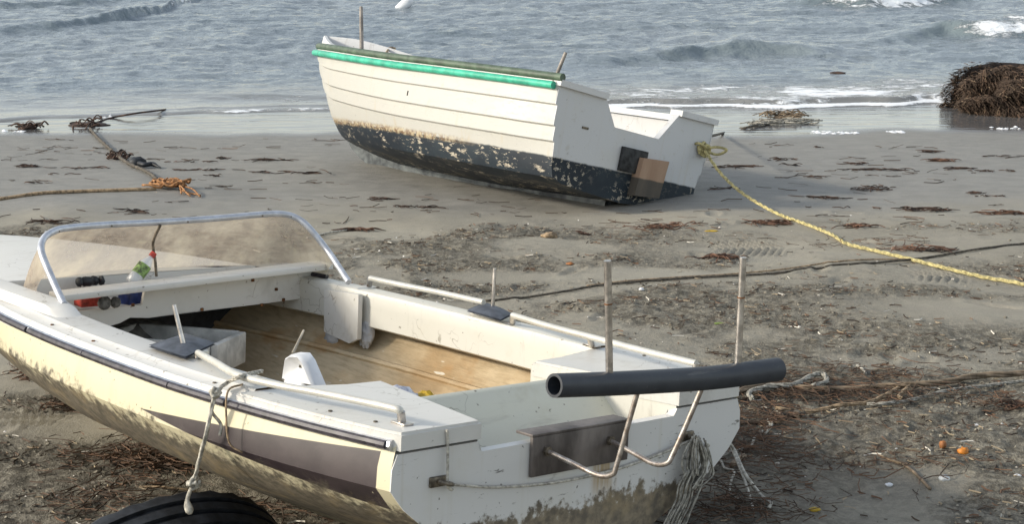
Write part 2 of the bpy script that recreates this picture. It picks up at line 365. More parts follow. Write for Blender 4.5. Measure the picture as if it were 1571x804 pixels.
def sand_mat():
    t = MT('sand', .85, (.25, .22, .18), 0, .25)
    ch = t.attr('churn').outputs['Fac']; wet = t.attr('wet').outputs['Fac']; gl = t.attr('film').outputs['Fac']
    n1 = t.noise(.9, 5, .6); n2 = t.noise(9, 6, .65, (.5, 1, 1)); n3 = t.noise(70, 4, .7); n4 = t.noise(26, 5, .75, off=(3, 1, 0)); n5 = t.noise(300, 2, .6)
    c = t.mix(t.step(.3, .7, n1), (.275, .254, .203), (.345, .32, .258))
    c = t.mix(t.math('MULTIPLY', t.step(.35, .7, n2), .35), c, (.235, .215, .185))
    cd = t.mix(t.step(.4, .66, n4), (.082, .072, .055), (.298, .273, .217))
    c = t.mix(t.math('MULTIPLY', ch, .8), c, cd)
    c = t.mix(wet, c, t.mix(t.step(.35, .65, n2), (.215, .207, .186), (.255, .245, .22)))
    dark = t.attr('darker').outputs['Fac']; c = t.mix(t.math('MULTIPLY', dark, .68), c, t.mix(t.step(.4, .65, n4), (.065, .053, .038), (.20, .172, .13)))
    c = t.mix(gl, c, (.115, .112, .11))
    grain = t.math('SUBTRACT', 1.0, t.math('MULTIPLY', gl, 1.0))
    c = t.mix(t.math('MULTIPLY', t.math('MULTIPLY', t.step(.58, .7, n5), .3), grain), c, (.05, .045, .04))
    c = t.mix(t.math('MULTIPLY', t.math('MULTIPLY', t.step(.72, .78, t.noise(120, 2, .5, off=(5, 5, 5))), .5), t.math('MULTIPLY', ch, grain)), c, (.6, .56, .5))
    t.color(c)
    r = t.math('SUBTRACT', .9, t.math('MULTIPLY', wet, .30)); r = t.math('SUBTRACT', r, t.math('MULTIPLY', gl, .54), clamp=True); t.rough(r)
    t.put(t.b.inputs['Specular IOR Level'], t.math('ADD', .2, t.math('MULTIPLY', gl, .6)))
    h = t.math('ADD', t.math('MULTIPLY', n3, t.math('ADD', .25, ch)), t.math('MULTIPLY', n4, t.math('MULTIPLY', ch, 2.0)))
    h = t.math('ADD', h, t.math('MULTIPLY', n5, .25))
    rip = t.noise(7, 3, .5, (.12, 1, 1)); h = t.math('MULTIPLY', h, grain); h = t.math('ADD', h, t.math('MULTIPLY', t.math('MULTIPLY', rip, gl), .9))
    t.bump(h, .9, .013); return t.m
M_SAND = sand_mat()

def sea_mat():
    t = MT('sea_water', .10, (.10, .15, .15), 0, .5); t.b.inputs['IOR'].default_value = 1.33
    fo = t.attr('foam').outputs['Fac']; sh = t.attr('shallow').outputs['Fac']; cr = t.attr('crest').outputs['Fac']
    n1 = t.noise(1.6, 5, .6, (.55, 1.0, 1)); n2 = t.noise(5.5, 4, .6, (.6, 1.0, 1), .3); n3 = t.noise(17, 3, .6, (.6, 1, 1))
    c = t.mix(t.step(.3, .7, t.noise(.12, 3)), (.165, .20, .225), (.21, .24, .26))
    c = t.mix(sh, c, (.21, .21, .20)); c = t.mix(t.math('MULTIPLY', cr, .35), c, (.11, .15, .14))
    lace = t.noise(3.2, 6, .75, (.35, 1, 1), .8); fine = t.noise(14, 5, .7, (.5, 1, 1), .5)
    mx = t.math('ADD', t.math('MULTIPLY', lace, .6), t.math('MULTIPLY', fine, .4))
    th = t.math('SUBTRACT', .72, t.math('MULTIPLY', fo, .40))
    f = t.math('MULTIPLY', t.step(-.05, .05, t.math('SUBTRACT', mx, th)), t.step(.02, .12, fo))
    c = t.mix(f, c, (.80, .82, .83)); t.color(c); t.rough(t.math('ADD', .10, t.math('MULTIPLY', f, .75)))
    h = t.math('ADD', t.math('MULTIPLY', n1, .75), t.math('ADD', t.math('MULTIPLY', n2, .42), t.math('MULTIPLY', n3, .10)))
    h = t.math('MULTIPLY', h, t.math('SUBTRACT', 1.0, t.math('MULTIPLY', sh, .80)))
    t.bump(t.math('ADD', h, t.math('MULTIPLY', f, .3)), .8, .13); return t.m
M_SEA = sea_mat()

# ------------------------------------------------------------------ beach
def axis(lo, hi, d, out_lo, out_hi, g=1.35):
    a = list(np.arange(lo, hi + 1e-6, d)); s = d; x = lo; pre = []
    while x > out_lo: s *= g; x -= s; pre.append(x)
    s = d; x = a[-1]; post = []
    while x < out_hi: s *= g; x += s; post.append(x)
    return np.array(pre[::-1] + a + post)
TRACKS = []
for (u0, v0, u1, v1, wid, lam) in ((1090, 378, 1205, 378, .30, .048), (785, 352, 860, 360, .22, .045), (-30, 640, 95, 622, .30, .035), (1395, 425, 1480, 425, .22, .05)):
    TRACKS.append((gpx(u0, v0), gpx(u1, v1), wid, lam))
def g2(p): return p[0], p[1]
SMOOTH = [(gpx(790, 425), .55, .18), (gpx(560, 345), .6, .4), (gpx(1360, 380), 1.5, .6), (gpx(1000, 420), .5, .22), (gpx(60, 560), .45, .5), (gpx(350, 300), 2.5, 1.2), (gpx(1500, 480), .8, .35), (gpx(90, 650), .5, .25)]
DARK_SPOTS = [(gpx(1200, 700), .55, .55, 1.0), (gpx(1130, 790), .40, .3, 1.0), (gpx(1270, 650), .5, .25, .7), (gpx(1250, 585), .8, .2, .45), (gpx(200, 700), .35, .2, .5), (gpx(420, 800), .7, .4, .9), (gpx(1350, 740), .4, .3, .5)]  # patches where the sand is coloured darker and browner, and churned
def ground_masks(x, y):
    y = np.asarray(y, float); x = np.asarray(x, float)
    n = fbm(x * .9 + 3, y * 1.1 + 8, 4, 3); n2 = fbm(x * 2.6, y * 3.2, 3, 21)
    ch = sstep(.35, .49, .65 * n + .35 * n2) * (1 - sstep(10.3, 11.4, y + (n2 - .5) * 1.4)) 
    ch = np.maximum(ch, .28 * (1 - sstep(9.5, 11.3, y)))
    for c, a, b in SMOOTH:
        ch = ch * (1 - .93 * np.exp(-(((x - c[0]) / a) ** 2 + ((y - c[1]) / b) ** 2) ** 2))
    darker = np.zeros_like(ch)
    for c, a, b, k in DARK_SPOTS:
        darker = np.maximum(darker, .7 * k * np.exp(-(((x - c[0]) / a) ** 2 + ((y - c[1]) / b) ** 2)))
    darker = darker * sstep(.28, .55, n2 + .12)
    ch = np.maximum(ch, darker)
    wet = sstep(10.4, 12.2, y + (n - .5) * 2.0)
    shore = .9 * (fbm(x * .5 + 5, x * 0 + 2, 3, 9) - .5) * 2
    film = sstep(15.35, 15.95, y + shore * .8)
    return ch, wet, film, darker
def ground_h(x, y):
    x = np.asarray(x, float); y = np.asarray(y, float)
    ch, wet, film, darker = ground_masks(x, y)
    base = gz(y)
    base = np.where(y > 16, gz(16.0) - .028 * (y - 16), base)
    h = (fbm(x * .7, y * .7, 3, 40) - .5) * .10 * (1 - sstep(11, 15, y)) * (.5 + .5 * sstep(4, 6, y))
    big = (fbm(x * 5, y * 6, 3, 51) - .5) * .034; fine = (fbm(x * 17, y * 19, 3, 61, .6) - .5) * .030
    h = h + ch * (big + fine) + (1 - ch) * (fbm(x * 6, y * 9, 3, 71) - .5) * .010 * (1 - film)
    for a, b, w, lam in TRACKS:
        d = (b - a)[:2]; L = np.linalg.norm(d); d = d / L; px = x - a[0]; py = y - a[1]
        s = px * d[0] + py * d[1]; q = -px * d[1] + py * d[0]
        m = sstep(-.05, .1, s) * (1 - sstep(L - .1, L + .05, s)) * (1 - sstep(w * .55, w, np.abs(q)))
        h = h + m * .011 * np.sin(2 * np.pi * (s + .35 * np.abs(q) + .02 * fbm(x * 8, y * 8, 2, 5)) / lam)
    # sand pushed up around the near keel
    return base + h
_GH = {}
def gh(x, y):
    if _GH:
        i = int(np.clip(np.searchsorted(_GH['x'], x) - 1, 0, len(_GH['x']) - 2)); j = int(np.clip(np.searchsorted(_GH['y'], y) - 1, 0, len(_GH['y']) - 2)); Zg = _GH['z']
        a = (x - _GH['x'][i]) / (_GH['x'][i + 1] - _GH['x'][i]); b = (y - _GH['y'][j]) / (_GH['y'][j + 1] - _GH['y'][j])
        return float((Zg[j, i] * (1 - a) + Zg[j, i + 1] * a) * (1 - b) + (Zg[j + 1, i] * (1 - a) + Zg[j + 1, i + 1] * a) * b)
    return float(ground_h(np.array([x]), np.array([y]))[0])
def onpx(u, v, dz=0.0):
    p = gpx(u, v); return np.array([p[0], p[1], gh(p[0], p[1]) + dz])
def sheet(name, xs, ys, Z, attrs, mat):
    nx, ny = len(xs), len(ys); X, Y = np.meshgrid(xs, ys)
    V = np.stack([X, Y, Z], -1).reshape(-1, 3).astype(np.float32)
    i = np.arange((nx - 1) * (ny - 1)); r = i // (nx - 1); c = i % (nx - 1); a = r * nx + c
    F = np.stack([a, a + 1, a + nx + 1, a + nx], -1).astype(np.int32)
    me = bpy.data.meshes.new(name); me.vertices.add(len(V)); me.vertices.foreach_set('co', V.ravel())
    me.loops.add(F.size); me.loops.foreach_set('vertex_index', F.ravel()); me.polygons.add(len(F))
    me.polygons.foreach_set('loop_start', np.arange(0, F.size, 4, dtype=np.int32)); me.update(calc_edges=True)
    for k, v in attrs.items():
        at = me.attributes.new(k, 'FLOAT', 'POINT'); at.data.foreach_set('value', v.astype(np.float32).ravel())
    return link(name, me, None, mat, 180)
xs = axis(-4.2, 5.6, .017, -900, 900); ys = axis(4.6, 16.2, .019, -120, 60)
X, Y = np.meshgrid(xs, ys)
ch, wet, film, darker = ground_masks(X, Y)
GZ = ground_h(X, Y)
rf = np.random.default_rng(19); nf = 0
while nf < 200:
    fx, fy = rf.uniform(-3, 4), rf.uniform(4.9, 11.3); cm = ground_masks(np.array([fx]), np.array([fy]))[0][0]
    if rf.random() > .25 + .75 * cm: continue
    nf += 1; an = rf.uniform(0, 6.28); la, lb_ = rf.uniform(.10, .15), rf.uniform(.04, .055)
    i0, i1 = np.searchsorted(xs, [fx - .28, fx + .28]); j0, j1 = np.searchsorted(ys, [fy - .28, fy + .28]); sx_, sy_ = np.meshgrid(xs[i0:i1] - fx, ys[j0:j1] - fy)
    wq = .02 * (fbm(sx_ * 20 + fx * 9, sy_ * 20, 2, 4) - .5); q_ = np.hypot((sx_ * math.cos(an) + sy_ * math.sin(an) + wq) / la, (-sx_ * math.sin(an) + sy_ * math.cos(an) + wq) / lb_)
    GZ[j0:j1, i0:i1] += -.012 * (1 - sstep(.45, 1.1, q_)) + .005 * np.exp(-((q_ - 1.3) / .25) ** 2)
_GH.update(x=xs, y=ys, z=GZ)
tag(sheet('beach', xs, ys, GZ, dict(churn=ch, wet=wet, film=film, darker=darker), M_SAND), kind='structure')

# ------------------------------------------------------------------ sea
RIDGES = []   # crest polyline (world xy), height, front width, foam
def ridge(pix, h, wid, foam): RIDGES.append((np.array([spx(u, v)[:2] for u, v in pix]), h, wid, foam))
ridge([(840, 104), (930, 96), (1040, 90), (1130, 82), (1230, 84), (1310, 92)], [0, .08, .11, .13, .11, 0], .5, [0, 0, 0, 0, 0, 0])
ridge([(1290, 72), (1370, 60), (1440, 54), (1500, 56), (1571, 56), (1700, 50), (1900, 40)], [0, .10, .20, .2, .2, .2, .1], .6, [0, 0, .35, 1, 1, .9, .8])
ridge([(1180, 8), (1260, 6), (1330, 8), (1400, 4), (1480, -2), (1560, -8)], [0, .22, .28, .24, .1, 0], .8, [.1, .9, 1, 1, .4, 0])
ridge([(-300, 70), (-100, 62), (0, 54), (90, 46), (175, 34), (240, 20), (285, 6), (330, -8)], [.09, .10, .09, .10, .11, .09, .07, 0], .55, [0, 0, 0, 0, .05, .5, .9, .3])
ridge([(-300, 12), (0, 14), (120, 6), (260, -6)], [.1, .12, .1, 0], .6, [0, 0, 0, 0])
ridge([(560, 60), (700, 52), (900, 44), (1100, 40), (1300, 36)], [0, .05, .06, .05, 0], .8, [0] * 5)
ridge([(250, 150), (420, 148), (620, 146)], [0, .03, .0], .4, [0] * 3)
SHORE = np.array([spx(u, v)[:2] for u, v in ((-900, 196), (-200, 190), (0, 186), (110, 182), (200, 176), (300, 173), (420, 171), (520, 169), (700, 166), (900, 163), (1000, 162), (1100, 164), (1200, 163), (1320, 160), (1440, 155), (1571, 152), (1900, 150), (2600, 150))])
def shore_y(x): return np.interp(x, SHORE[:, 0], SHORE[:, 1])
xs = axis(-10, 10.5, .05, -4000, 4000, 1.3); ys = axis(15.6, 34, .034, 14.5, 6000, 1.3)
X, Y = np.meshgrid(xs, ys)
d = Y - shore_y(X) + .35 * (fbm(X * 1.3, Y * 0 + 3, 3, 15) - .5)
amp = sstep(-.2, 4.0, d)
far = 1 - sstep(60, 200, np.hypot(X, Y))
Z = np.zeros_like(X)
for (lx, ly, a, dx, dy, s) in ((3.1, 1.9, .07, .15, 1, 1), (1.35, .75, .045, -.2, 1, 2), (.62, .36, .040, .1, 1, 3), (.33, .19, .024, 0, 1, 4)):
    w = fbm(X / lx * 1.2 + dy, (Y + X * dx) / ly * 1.2, 2, 100 + s); w = 1 - np.abs(2 * w - 1) ; Z = Z + a * (w - .62) * 1.15
Z = Z * amp * far
foam = np.zeros_like(X); crest = np.zeros_like(X)
for P, hs, wid, fs in RIDGES:
    o = np.argsort(P[:, 0]); px = P[o, 0]; py = np.interp(X, px, P[o, 1]); hh = np.interp(X, px, np.array(hs, float)[o], left=0, right=0); ff = np.interp(X, px, np.array(fs, float)[o], left=0, right=0)
    hh = hh * (.45 + 1.1 * fbm(X * 1.1, Y * .6 + 1, 4, 77)); py = py + .5 * (fbm(X * .8, Y * 0, 3, 88) - .5)
    q = Y - py
    prof = np.where(q < 0, np.exp(-(q / (wid * .42)) ** 2), np.exp(-(q / (wid * 1.7)) ** 2))
    Z = Z + hh * prof * (1 + .25 * (fbm(X * 4, Y * 6, 3, 92) - .5))
    crest = np.maximum(crest, np.clip(hh / .18, 0, 1) * np.exp(-((q + wid * .35) / (wid * .45)) ** 2))
    foam = np.maximum(foam, ff * np.exp(-((q + wid * .25) / (wid * .55)) ** 2) * .74)
    foam = np.maximum(foam, .45 * ff * np.exp(-((q - wid * .6) / (wid * 1.2)) ** 2))
# run of foam along the shore, wide on the right, a thin edge on the left
wr = sstep(.2, 1.8, X); wl = sstep(-4.6, -2.6, X)
foam = np.maximum(foam, np.exp(-((d - .10) / .11) ** 2) * (.62 * wl + .40 * wr) * (.55 + .9 * fbm(X * 1.7, Y * 2, 3, 31)))
foam = np.maximum(foam, sstep(.05, .3, d) * (1 - sstep(1.1, 2.3, d)) * (.35 * wr + .28 * wl) * (.45 + 1.0 * fbm(X * .8, Y * 1.6, 3, 33)))
foam = np.maximum(foam, .30 * sstep(27, 32, Y) * sstep(.6, .7, fbm(X * .3, Y * .7, 3, 35)))
# lip of the running water; under the sand everywhere landward of it
lip = .045 * np.exp(-((d - .22) / .2) ** 2) * (.4 + .6 * wr)
gnd = np.where(Y > 16, gz(16.0) - .028 * (Y - 16), gz(Y))
ZS = SEAZ + Z + lip
tongue = gnd + .02 * sstep(-.04, .12, d) - .06 * (1 - sstep(-.10, .0, d))
ZS = np.where(d < .8, np.maximum(tongue, ZS - .3 * (1 - sstep(-.05, .3, d))) * (1 - sstep(.3, .8, d)) + ZS * sstep(.3, .8, d), ZS)
shal = 1 - sstep(.3, 2.6, d)
tag(sheet('sea', xs, ys, ZS, dict(foam=np.clip(foam, 0, 1), shallow=shal, crest=crest), M_SEA), kind='structure')

# ================================================================== NEAR BOAT
nb = empty('motorboat', NB)
tag(nb, 'cream fibreglass motorboat with a dark purple flash and curved windscreen, nearest the camera', 'boat')
wN = interp([(0, .660), (.3, .715), (.6, .75), (1.0, .772), (1.5, .765), (2.0, .735), (2.4, .675), (2.8, .585), (3.2, .455), (3.5, .315), (3.75, .16), (3.86, .035)])
def zs(x): return .004 * min(x, 2.6) ** 2
kzN = interp([(0, -.52), (.5, -.57), (1.2, -.60), (2.2, -.58), (2.8, -.50), (3.3, -.30), (3.6, -.15), (3.86, .0)])
def secN(x):
    w = wN(x); s = zs(x); k = kzN(x); f = max(0, (x - 1.6) / 2.26); f2 = f * f
    kn = (w * (1 + .028 * (1 - f) - .12 * f2), s - .14 * (1 - .25 * f))
    c = (max(w - .095 - .12 * f, w * .5), s - .252 - .028 * min(1, x / .8) + .035 * f)
    c = (c[0], max(c[1], k + (.02 if x < 3.6 else .0) + .10 * (1 - f)))
    pts = [(w, s - .02), (w * .35 + kn[0] * .65 + .004, s * .4 + kn[1] * .6), kn, ((kn[0] + c[0]) / 2 + .012, (kn[1] + c[1]) / 2), c]
    for t in (.35, .7): pts.append((c[0] * (1 - t) + .0 * t, c[1] * (1 - t) + k * t - .012 * (1 - f) * math.sin(math.pi * t)))
    pts.append((.012, k)); return pts
xsN = [0, .02, .05, .1, .2] + list(np.arange(.35, 3.8, .15)) + [3.82, 3.86]
m = MB()
for sd in (1, -1): m.grid([[(x, sd * y, z) for y, z in secN(x)] for x in xsN])
m.build('hull', M_HULL, nb, 25)
kb = MB().tube([(x, 0, kzN(x) - .004) for x in np.arange(0.02, 3.6, .2)], .022, 8); kb.build('keel', M_HULL, nb)
# transom panel: outline closed by the cut-out for an outboard
def transom_panel(outline, x0, x1):
    m = MB(); n = len(outline); V = [(x0, y, z) for y, z in outline] + [(x1, y, z) for y, z in outline]
    return m.add(V, [tuple(range(n))[::-1], tuple(range(n, 2 * n))] + [(i, (i + 1) % n, (i + 1) % n + n, i + n) for i in range(n)])
s0 = secN(0)
cut = [(.388, -.045), (.383, -.068), (.375, -.074), (-.375, -.066), (-.383, -.06), (-.388, -.045)]
right = [(y, z) for y, z in s0]
out = cut + [(-s0[0][0], -.045)] + [(-y, z) for y, z in s0[1:]] + [(y, z) for y, z in s0[1:][::-1]] + [(s0[0][0], -.045)]
# fan-triangulated by bmesh
bm = bmesh.new(); 
for xx in (-.004, .028):
    vs = [bm.verts.new((xx, y, z)) for y, z in out]; bm.faces.new(vs if xx < 0 else vs[::-1])
bm.verts.ensure_lookup_table(); n = len(out)
for i in range(n): bm.faces.new((bm.verts[i], bm.verts[n + i], bm.verts[n + (i + 1) % n], bm.verts[(i + 1) % n]))
bmesh.ops.triangulate(bm, faces=[f for f in bm.faces if len(f.verts) > 4]); bmesh.ops.recalc_face_normals(bm, faces=bm.faces[:])
me = bpy.data.meshes.new('transom'); bm.to_mesh(me); bm.free(); trn = link('transom', me, nb, M_TRANS, 30)
# side decks with inner liner
def wi(x, sd): return wN(x) - (.185 if sd > 0 else .135)
for sd in (1, -1):
    G = []
    for x in np.linspace(.592, 2.44, 24):
        w = wN(x); s = zs(x); i = wi(x, sd); dr = .115 if sd < 0 else .10
        G.append([(x, sd * (w + .004), s - .045), (x, sd * (w + .006), s - .008), (x, sd * (w - .006), s + .006), (x, sd * (w - .045), s + .010), (x, sd * (w - .055), s + .018), (x, sd * (i + .02), s + .020), (x, sd * (i + .006), s + .015), (x, sd * i, s), (x, sd * (i + .004), s - .04), (x, sd * (i + .004), s - dr), (x, sd * (i + .03), s - dr - .012)])
    m = MB().grid(G); m.build('side_deck', M_DECK if sd > 0 else M_LINER, nb, 35)
    # quarter deck at the stern with its cap over the transom
    out = [(-.012, .386), (.31, .335), (.535, .30), (.545, .42), (.60, wi(.6, sd) + .004), (.60, wN(.6) + .006)] + [(x, wN(x) + .006) for x in (.45, .3, .2, .1, .03)] + [(-.012, wN(0) - .004)]
    bm = bmesh.new(); top = []; bot = []
    for x, y in out: top.append(bm.verts.new((x, sd * y, zs(x) + .0125))); bot.append(bm.verts.new((x, sd * y, zs(x) - .036)))
    bm.faces.new(top); bm.faces.new(bot[::-1]); n = len(out)
    for i in range(n): bm.faces.new((top[i], bot[i], bot[(i + 1) % n], top[(i + 1) % n]))
    bmesh.ops.recalc_face_normals(bm, faces=bm.faces[:])
    bmesh.ops.bevel(bm, geom=[e for e in bm.edges if e.verts[0].co.z > -.02 and e.verts[1].co.z > -.02], offset=.007, segments=2, affect='EDGES')
    me = bpy.data.meshes.new('quarter_deck'); bm.to_mesh(me); bm.free(); link('quarter_deck', me, nb, M_DECK, 35)
    # rub rail: vinyl strip in a pale carrier, with a few splits
    segs = [(.02, .62), (.63, .90), (.905, 1.42), (1.425, 1.83), (1.85, 2.6), (2.605, 3.8)]
    car = MB().tube([(x, sd * (wN(x) + .004), zs(x) - .024) for x in np.arange(.01, 3.84, .1)], .016, 8); car = car.build('rail_carrier', M_ALU, nb)
    for a, b in segs:
        MB().tube([(x, sd * (wN(x) + .015), zs(x) - .022) for x in np.linspace(a, b, max(3, int((b - a) / .06)))], .0115, 8).build('rub_rail', M_RUBR, nb)
# foredeck, cambered, with a coaming block at each windscreen foot
G = []
for x in list(np.linspace(2.40, 3.8, 22)) + [3.86]:
    w = wN(x); s = zs(x); cam_ = .030 * min(1, w / .5)
    G.append([(x, w * k * 1.004, s - .008 + .022 * min(1, (1 - abs(k)) / .12) + cam_ * (1 - min(1, abs(k) / .9) ** 2.2)) for k in np.linspace(-1, 1, 25)])
MB().grid(G).build('foredeck', M_DECK, nb, 50)
for sd in (1,):
    MB().grid([[(x, sd * (.635 + dy), zs(x) + dz) for dy, dz in ((.045, .012), (.03, .045 * k), (-.03, .055 * k), (-.05, .05 * k), (-.056, -.02))] for x, k in ((1.80, .3), (1.86, .8), (1.92, 1), (2.1, 1), (2.3, 1), (2.42, 1))]).build('coaming', M_DECK, nb, 45)
# bare inside of the hull
def sec_in(x):
    q = []
    for y, z in secN(x)[2:]: q.append((max(y - .028, 0), z + .03))
    return q
m = MB()
for sd in (1, -1): m.grid([[(x, sd * y, z) for y, z in [(wN(x) - .02, zs(x) - .05)] + sec_in(x)] for x in np.arange(.33, 3.3, .14)])
m.build('inner_hull', M_TAN, nb, 40)
MB().grid([[(2.62, sd * y, z) for sd in (-1, 0, 1)] for y, z in [(wN(2.62) - .03, .0)] + sec_in(2.62)]).build('cuddy_shade_sheet', M_BLACK, nb)  # black sheet added across the cuddy, its colour standing in for deep shade
for zz_, yy_ in ((-.20, .0),):
    for sd in (1, -1):
        MB().tube([(x, sd * (secN(x)[4][0] - .03), secN(x)[4][1] + .035) for x in np.arange(.36, 2.9, .2)], .012, 6).build('stringer', M_TAN, nb)
# splash well: sloping front wall, floor
G = []
for x, z in ((.545, -.30), (.350, -.05), (.335, -.004), (.318, .008), (.300, .002), (.262, -.05), (.18, -.13), (.10, -.165), (.03, -.17)):
    G.append([(x, y, z) for y in np.linspace(-.40, .40, 9)])
MB().grid(G).build('splash_well', M_WELL, nb, 50)
for sd in (1, -1):
    m = MB().add([(.545, sd * .302, .0), (.545, sd * .302, -.36), (.0, sd * .388, -.30), (.0, sd * .388, -.03), (.31, sd * .337, -.03)], [(0, 1, 2, 3, 4)])
    m.add([(.543, sd * .302, .0), (.543, sd * .302, -.36), (.543, sd * .58, -.255), (.543, sd * .68, -.13), (.543, sd * .68, .0)], [(0, 1, 2, 3, 4)]); m.build('quarter_box', M_LINER, nb, 20)
# dashboard panel and shelf board
def quadbox(m, pts, thick):
    P = [np.array(p, float) for p in pts]; nrm = np.cross(P[1] - P[0], P[3] - P[0]); nrm = nrm / np.linalg.norm(nrm) * thick
    V = P + [p + nrm for p in P]; return m.add(V, [(0, 1, 2, 3), (7, 6, 5, 4), (0, 4, 5, 1), (1, 5, 6, 2), (2, 6, 7, 3), (3, 7, 4, 0)])
dp = []
m = MB(); rr = random.Random(3)
xd = 2.21
top = [(.56, -.032), (.13, -.024), (.115, .052), (-.64, .075)]
botm = [(-.64, -.045), (-.55, -.052), (-.40, -.058), (-.2, -.063), (0, -.068), (.1, -.075), (.18, -.068), (.22, -.085), (.30, -.10), (.56, -.105)]
out = top + botm; n = len(out)
bm = bmesh.new()
for xx in (xd, xd + .014):
    vs = [bm.verts.new((xx, y, z)) for y, z in out]; bm.faces.new(vs)
bm.verts.ensure_lookup_table()
for i in range(n): bm.faces.new((bm.verts[i], bm.verts[(i + 1) % n], bm.verts[n + (i + 1) % n], bm.verts[n + i]))
bmesh.ops.triangulate(bm, faces=[f for f in bm.faces if len(f.verts) > 4]); bmesh.ops.recalc_face_normals(bm, faces=bm.faces[:])
me = bpy.data.meshes.new('dashboard_panel'); bm.to_mesh(me); bm.free(); dash = link('dashboard_panel', me, nb, M_DECK, 30)
for u, v in ((310, 475), (424, 444), (435, 460), (388, 430), (204, 468), (402, 468)):
    p = NB.pl(u, v, 0, xd - .003); MB().box(p, (.004, .006, .006), None, .002).build('screw', M_RUST, dash)
A = NB.pl(104, 457, 2, .040); B = NB.pl(487, 414, 2, .085)
A = np.array([2.165, .50, .040]); B = np.array([2.165, -.665, .088])
dy = B - A
m = MB(); mid = (A + B) / 2; L = np.linalg.norm(dy); ux = np.array([1, 0, 0.]); uy = dy / L; uz = np.cross(ux, uy); uz = uz if uz[2] > 0 else -uz
m.box(mid, (.055, L / 2, .011), np.stack([ux, uy, uz], 1), .003); m.build('shelf_board', M_DECK, nb, 30)
MB().grid([[(x, y, z) for y in np.linspace(-.66, .58, 9)] for x, z in ((2.226, -.04), (2.37, -.04), (2.395, -.02), (2.399, .058), (2.405, .066))]).build('dash_tray', M_DECK, nb, 40)
# hanging locker plate on the starboard liner
pts = [NB.pl(u, v, 1, -.578) for u, v in ((497, 444), (550, 452), (548, 521), (535, 527), (497, 509))]
bm = bmesh.new(); a_ = [bm.verts.new(p) for p in pts]; b_ = [bm.verts.new(p + np.array([0, -.02, 0])) for p in pts]; bm.faces.new(a_); bm.faces.new(b_[::-1])
for i in range(5): bm.faces.new((a_[i], b_[i], b_[(i + 1) % 5], a_[(i + 1) % 5]))
bmesh.ops.recalc_face_normals(bm, faces=bm.faces[:]); me = bpy.data.meshes.new('side_plate'); bm.to_mesh(me); bm.free(); link('side_plate', me, nb, M_DECK, 30)

# windscreen
def mir(L): return L + [(x, -y, z) for x, y, z in L[:-1][::-1]]
FRM = [(98, 467, 1.90), (80, 428, 2.0), (64, 388, 2.09), (66, 368, 2.15), (80, 356, 2.19), (102, 350, 2.22), (160, 345, 2.26), (240, 341, 2.285), (330, 335, 2.27), (400, 329, 2.235), (430, 328, 2.215), (452, 333, 2.19), (472, 347, 2.15), (500, 381, 2.09), (518, 407, 2.0), (535, 433, 1.90)]
ft = [NB.pl(u, v, 0, x) for u, v, x in FRM]; cur = crom(ft, 8)
fr = MB().tube(cur, .0125, 12).build('windscreen_frame', M_FRAME, nb)
topc = cur[10:-9]
basec = crom([(2.13, .60, .045), (2.20, .595, .040), (2.28, .575, .040), (2.38, .50, .045), (2.45, .36, .05), (2.49, .15, .055), (2.49, -.10, .055), (2.46, -.32, .055), (2.40, -.50, .05), (2.30, -.60, .045), (2.20, -.64, .045), (2.13, -.65, .045)], 12)
basec = [basec[int(round(i * (len(basec) - 1) / (len(topc) - 1)))] for i in range(len(topc))]
G = []
for a, b in zip(topc, basec):
    G.append([a * (1 - t) + b * t + np.array([.012 * math.sin(math.pi * t), 0, .012 * math.sin(math.pi * t)]) for t in np.linspace(0, 1, 9)])
MB().grid(G).build('windscreen_pane', M_PANE, nb, 180)
MB().tube(basec, .010, 8).build('windscreen_seal', M_RUBR, nb)
p0 = np.array(topc[len(topc) // 2]); 
q0 = NB.pl(246, 345, 0, 2.27); q1 = NB.pl(235, 372, 0, 2.30); q2 = NB.pl(238, 400, 0, 2.3); q3 = NB.pl(240, 424, 0, 2.28)
MB().tube(crom([q0, q1, q2, q3], 6), .0055, 8).build('windscreen_brace', M_BRASS, nb)

# handrails
def rail(pts, posts, nm='handrail'):
    r = MB().tube(crom(pts, 6), .0108, 12).build(nm, M_RAIL, nb)
    for top_, bot_ in posts:
        mm = MB(); mm.tube([top_, (np.array(top_) + np.array(bot_)) / 2, bot_], .0112, 10); mm.box(np.array(bot_) + np.array([0, 0, .003]), (.028, .016, .003), None, .001)
        mm.build('rail_post', M_STEEL, r)
zr = .055
P = [NB.pl(u, v, 2, z) for u, v, z in ((304, 542, .038), (330, 556, .042), (368, 577, .05), (430, 592, zr), (480, 601, zr), (550, 615, zr), (605, 627, zr), (615, 632, .048))]
e = NB.pl(617, 651, 2, .0125); rail(P, [(P[-1], e), (P[0] + np.array([0, 0, -.004]), P[0] + np.array([0, 0, -.02]))])
P = [NB.pl(u, v, 2, z) for u, v, z in ((568, 427, .07), (610, 436, .07), (680, 450, .07), (742, 464, .07))]
rail(P, [(P[0], NB.pl(566, 441, 2, .018))])
P = [NB.pl(u, v, 2, z) for u, v, z in ((787, 484, .07), (840, 500, .07), (905, 517, .07), (985, 538, .07), (1068, 558, .07))]
rail(P, [(P[0], NB.pl(786, 498, 2, .02)), (P[2], NB.pl(908, 531, 2, .02)), (P[4], P[4] + np.array([0, 0, -.05]))])
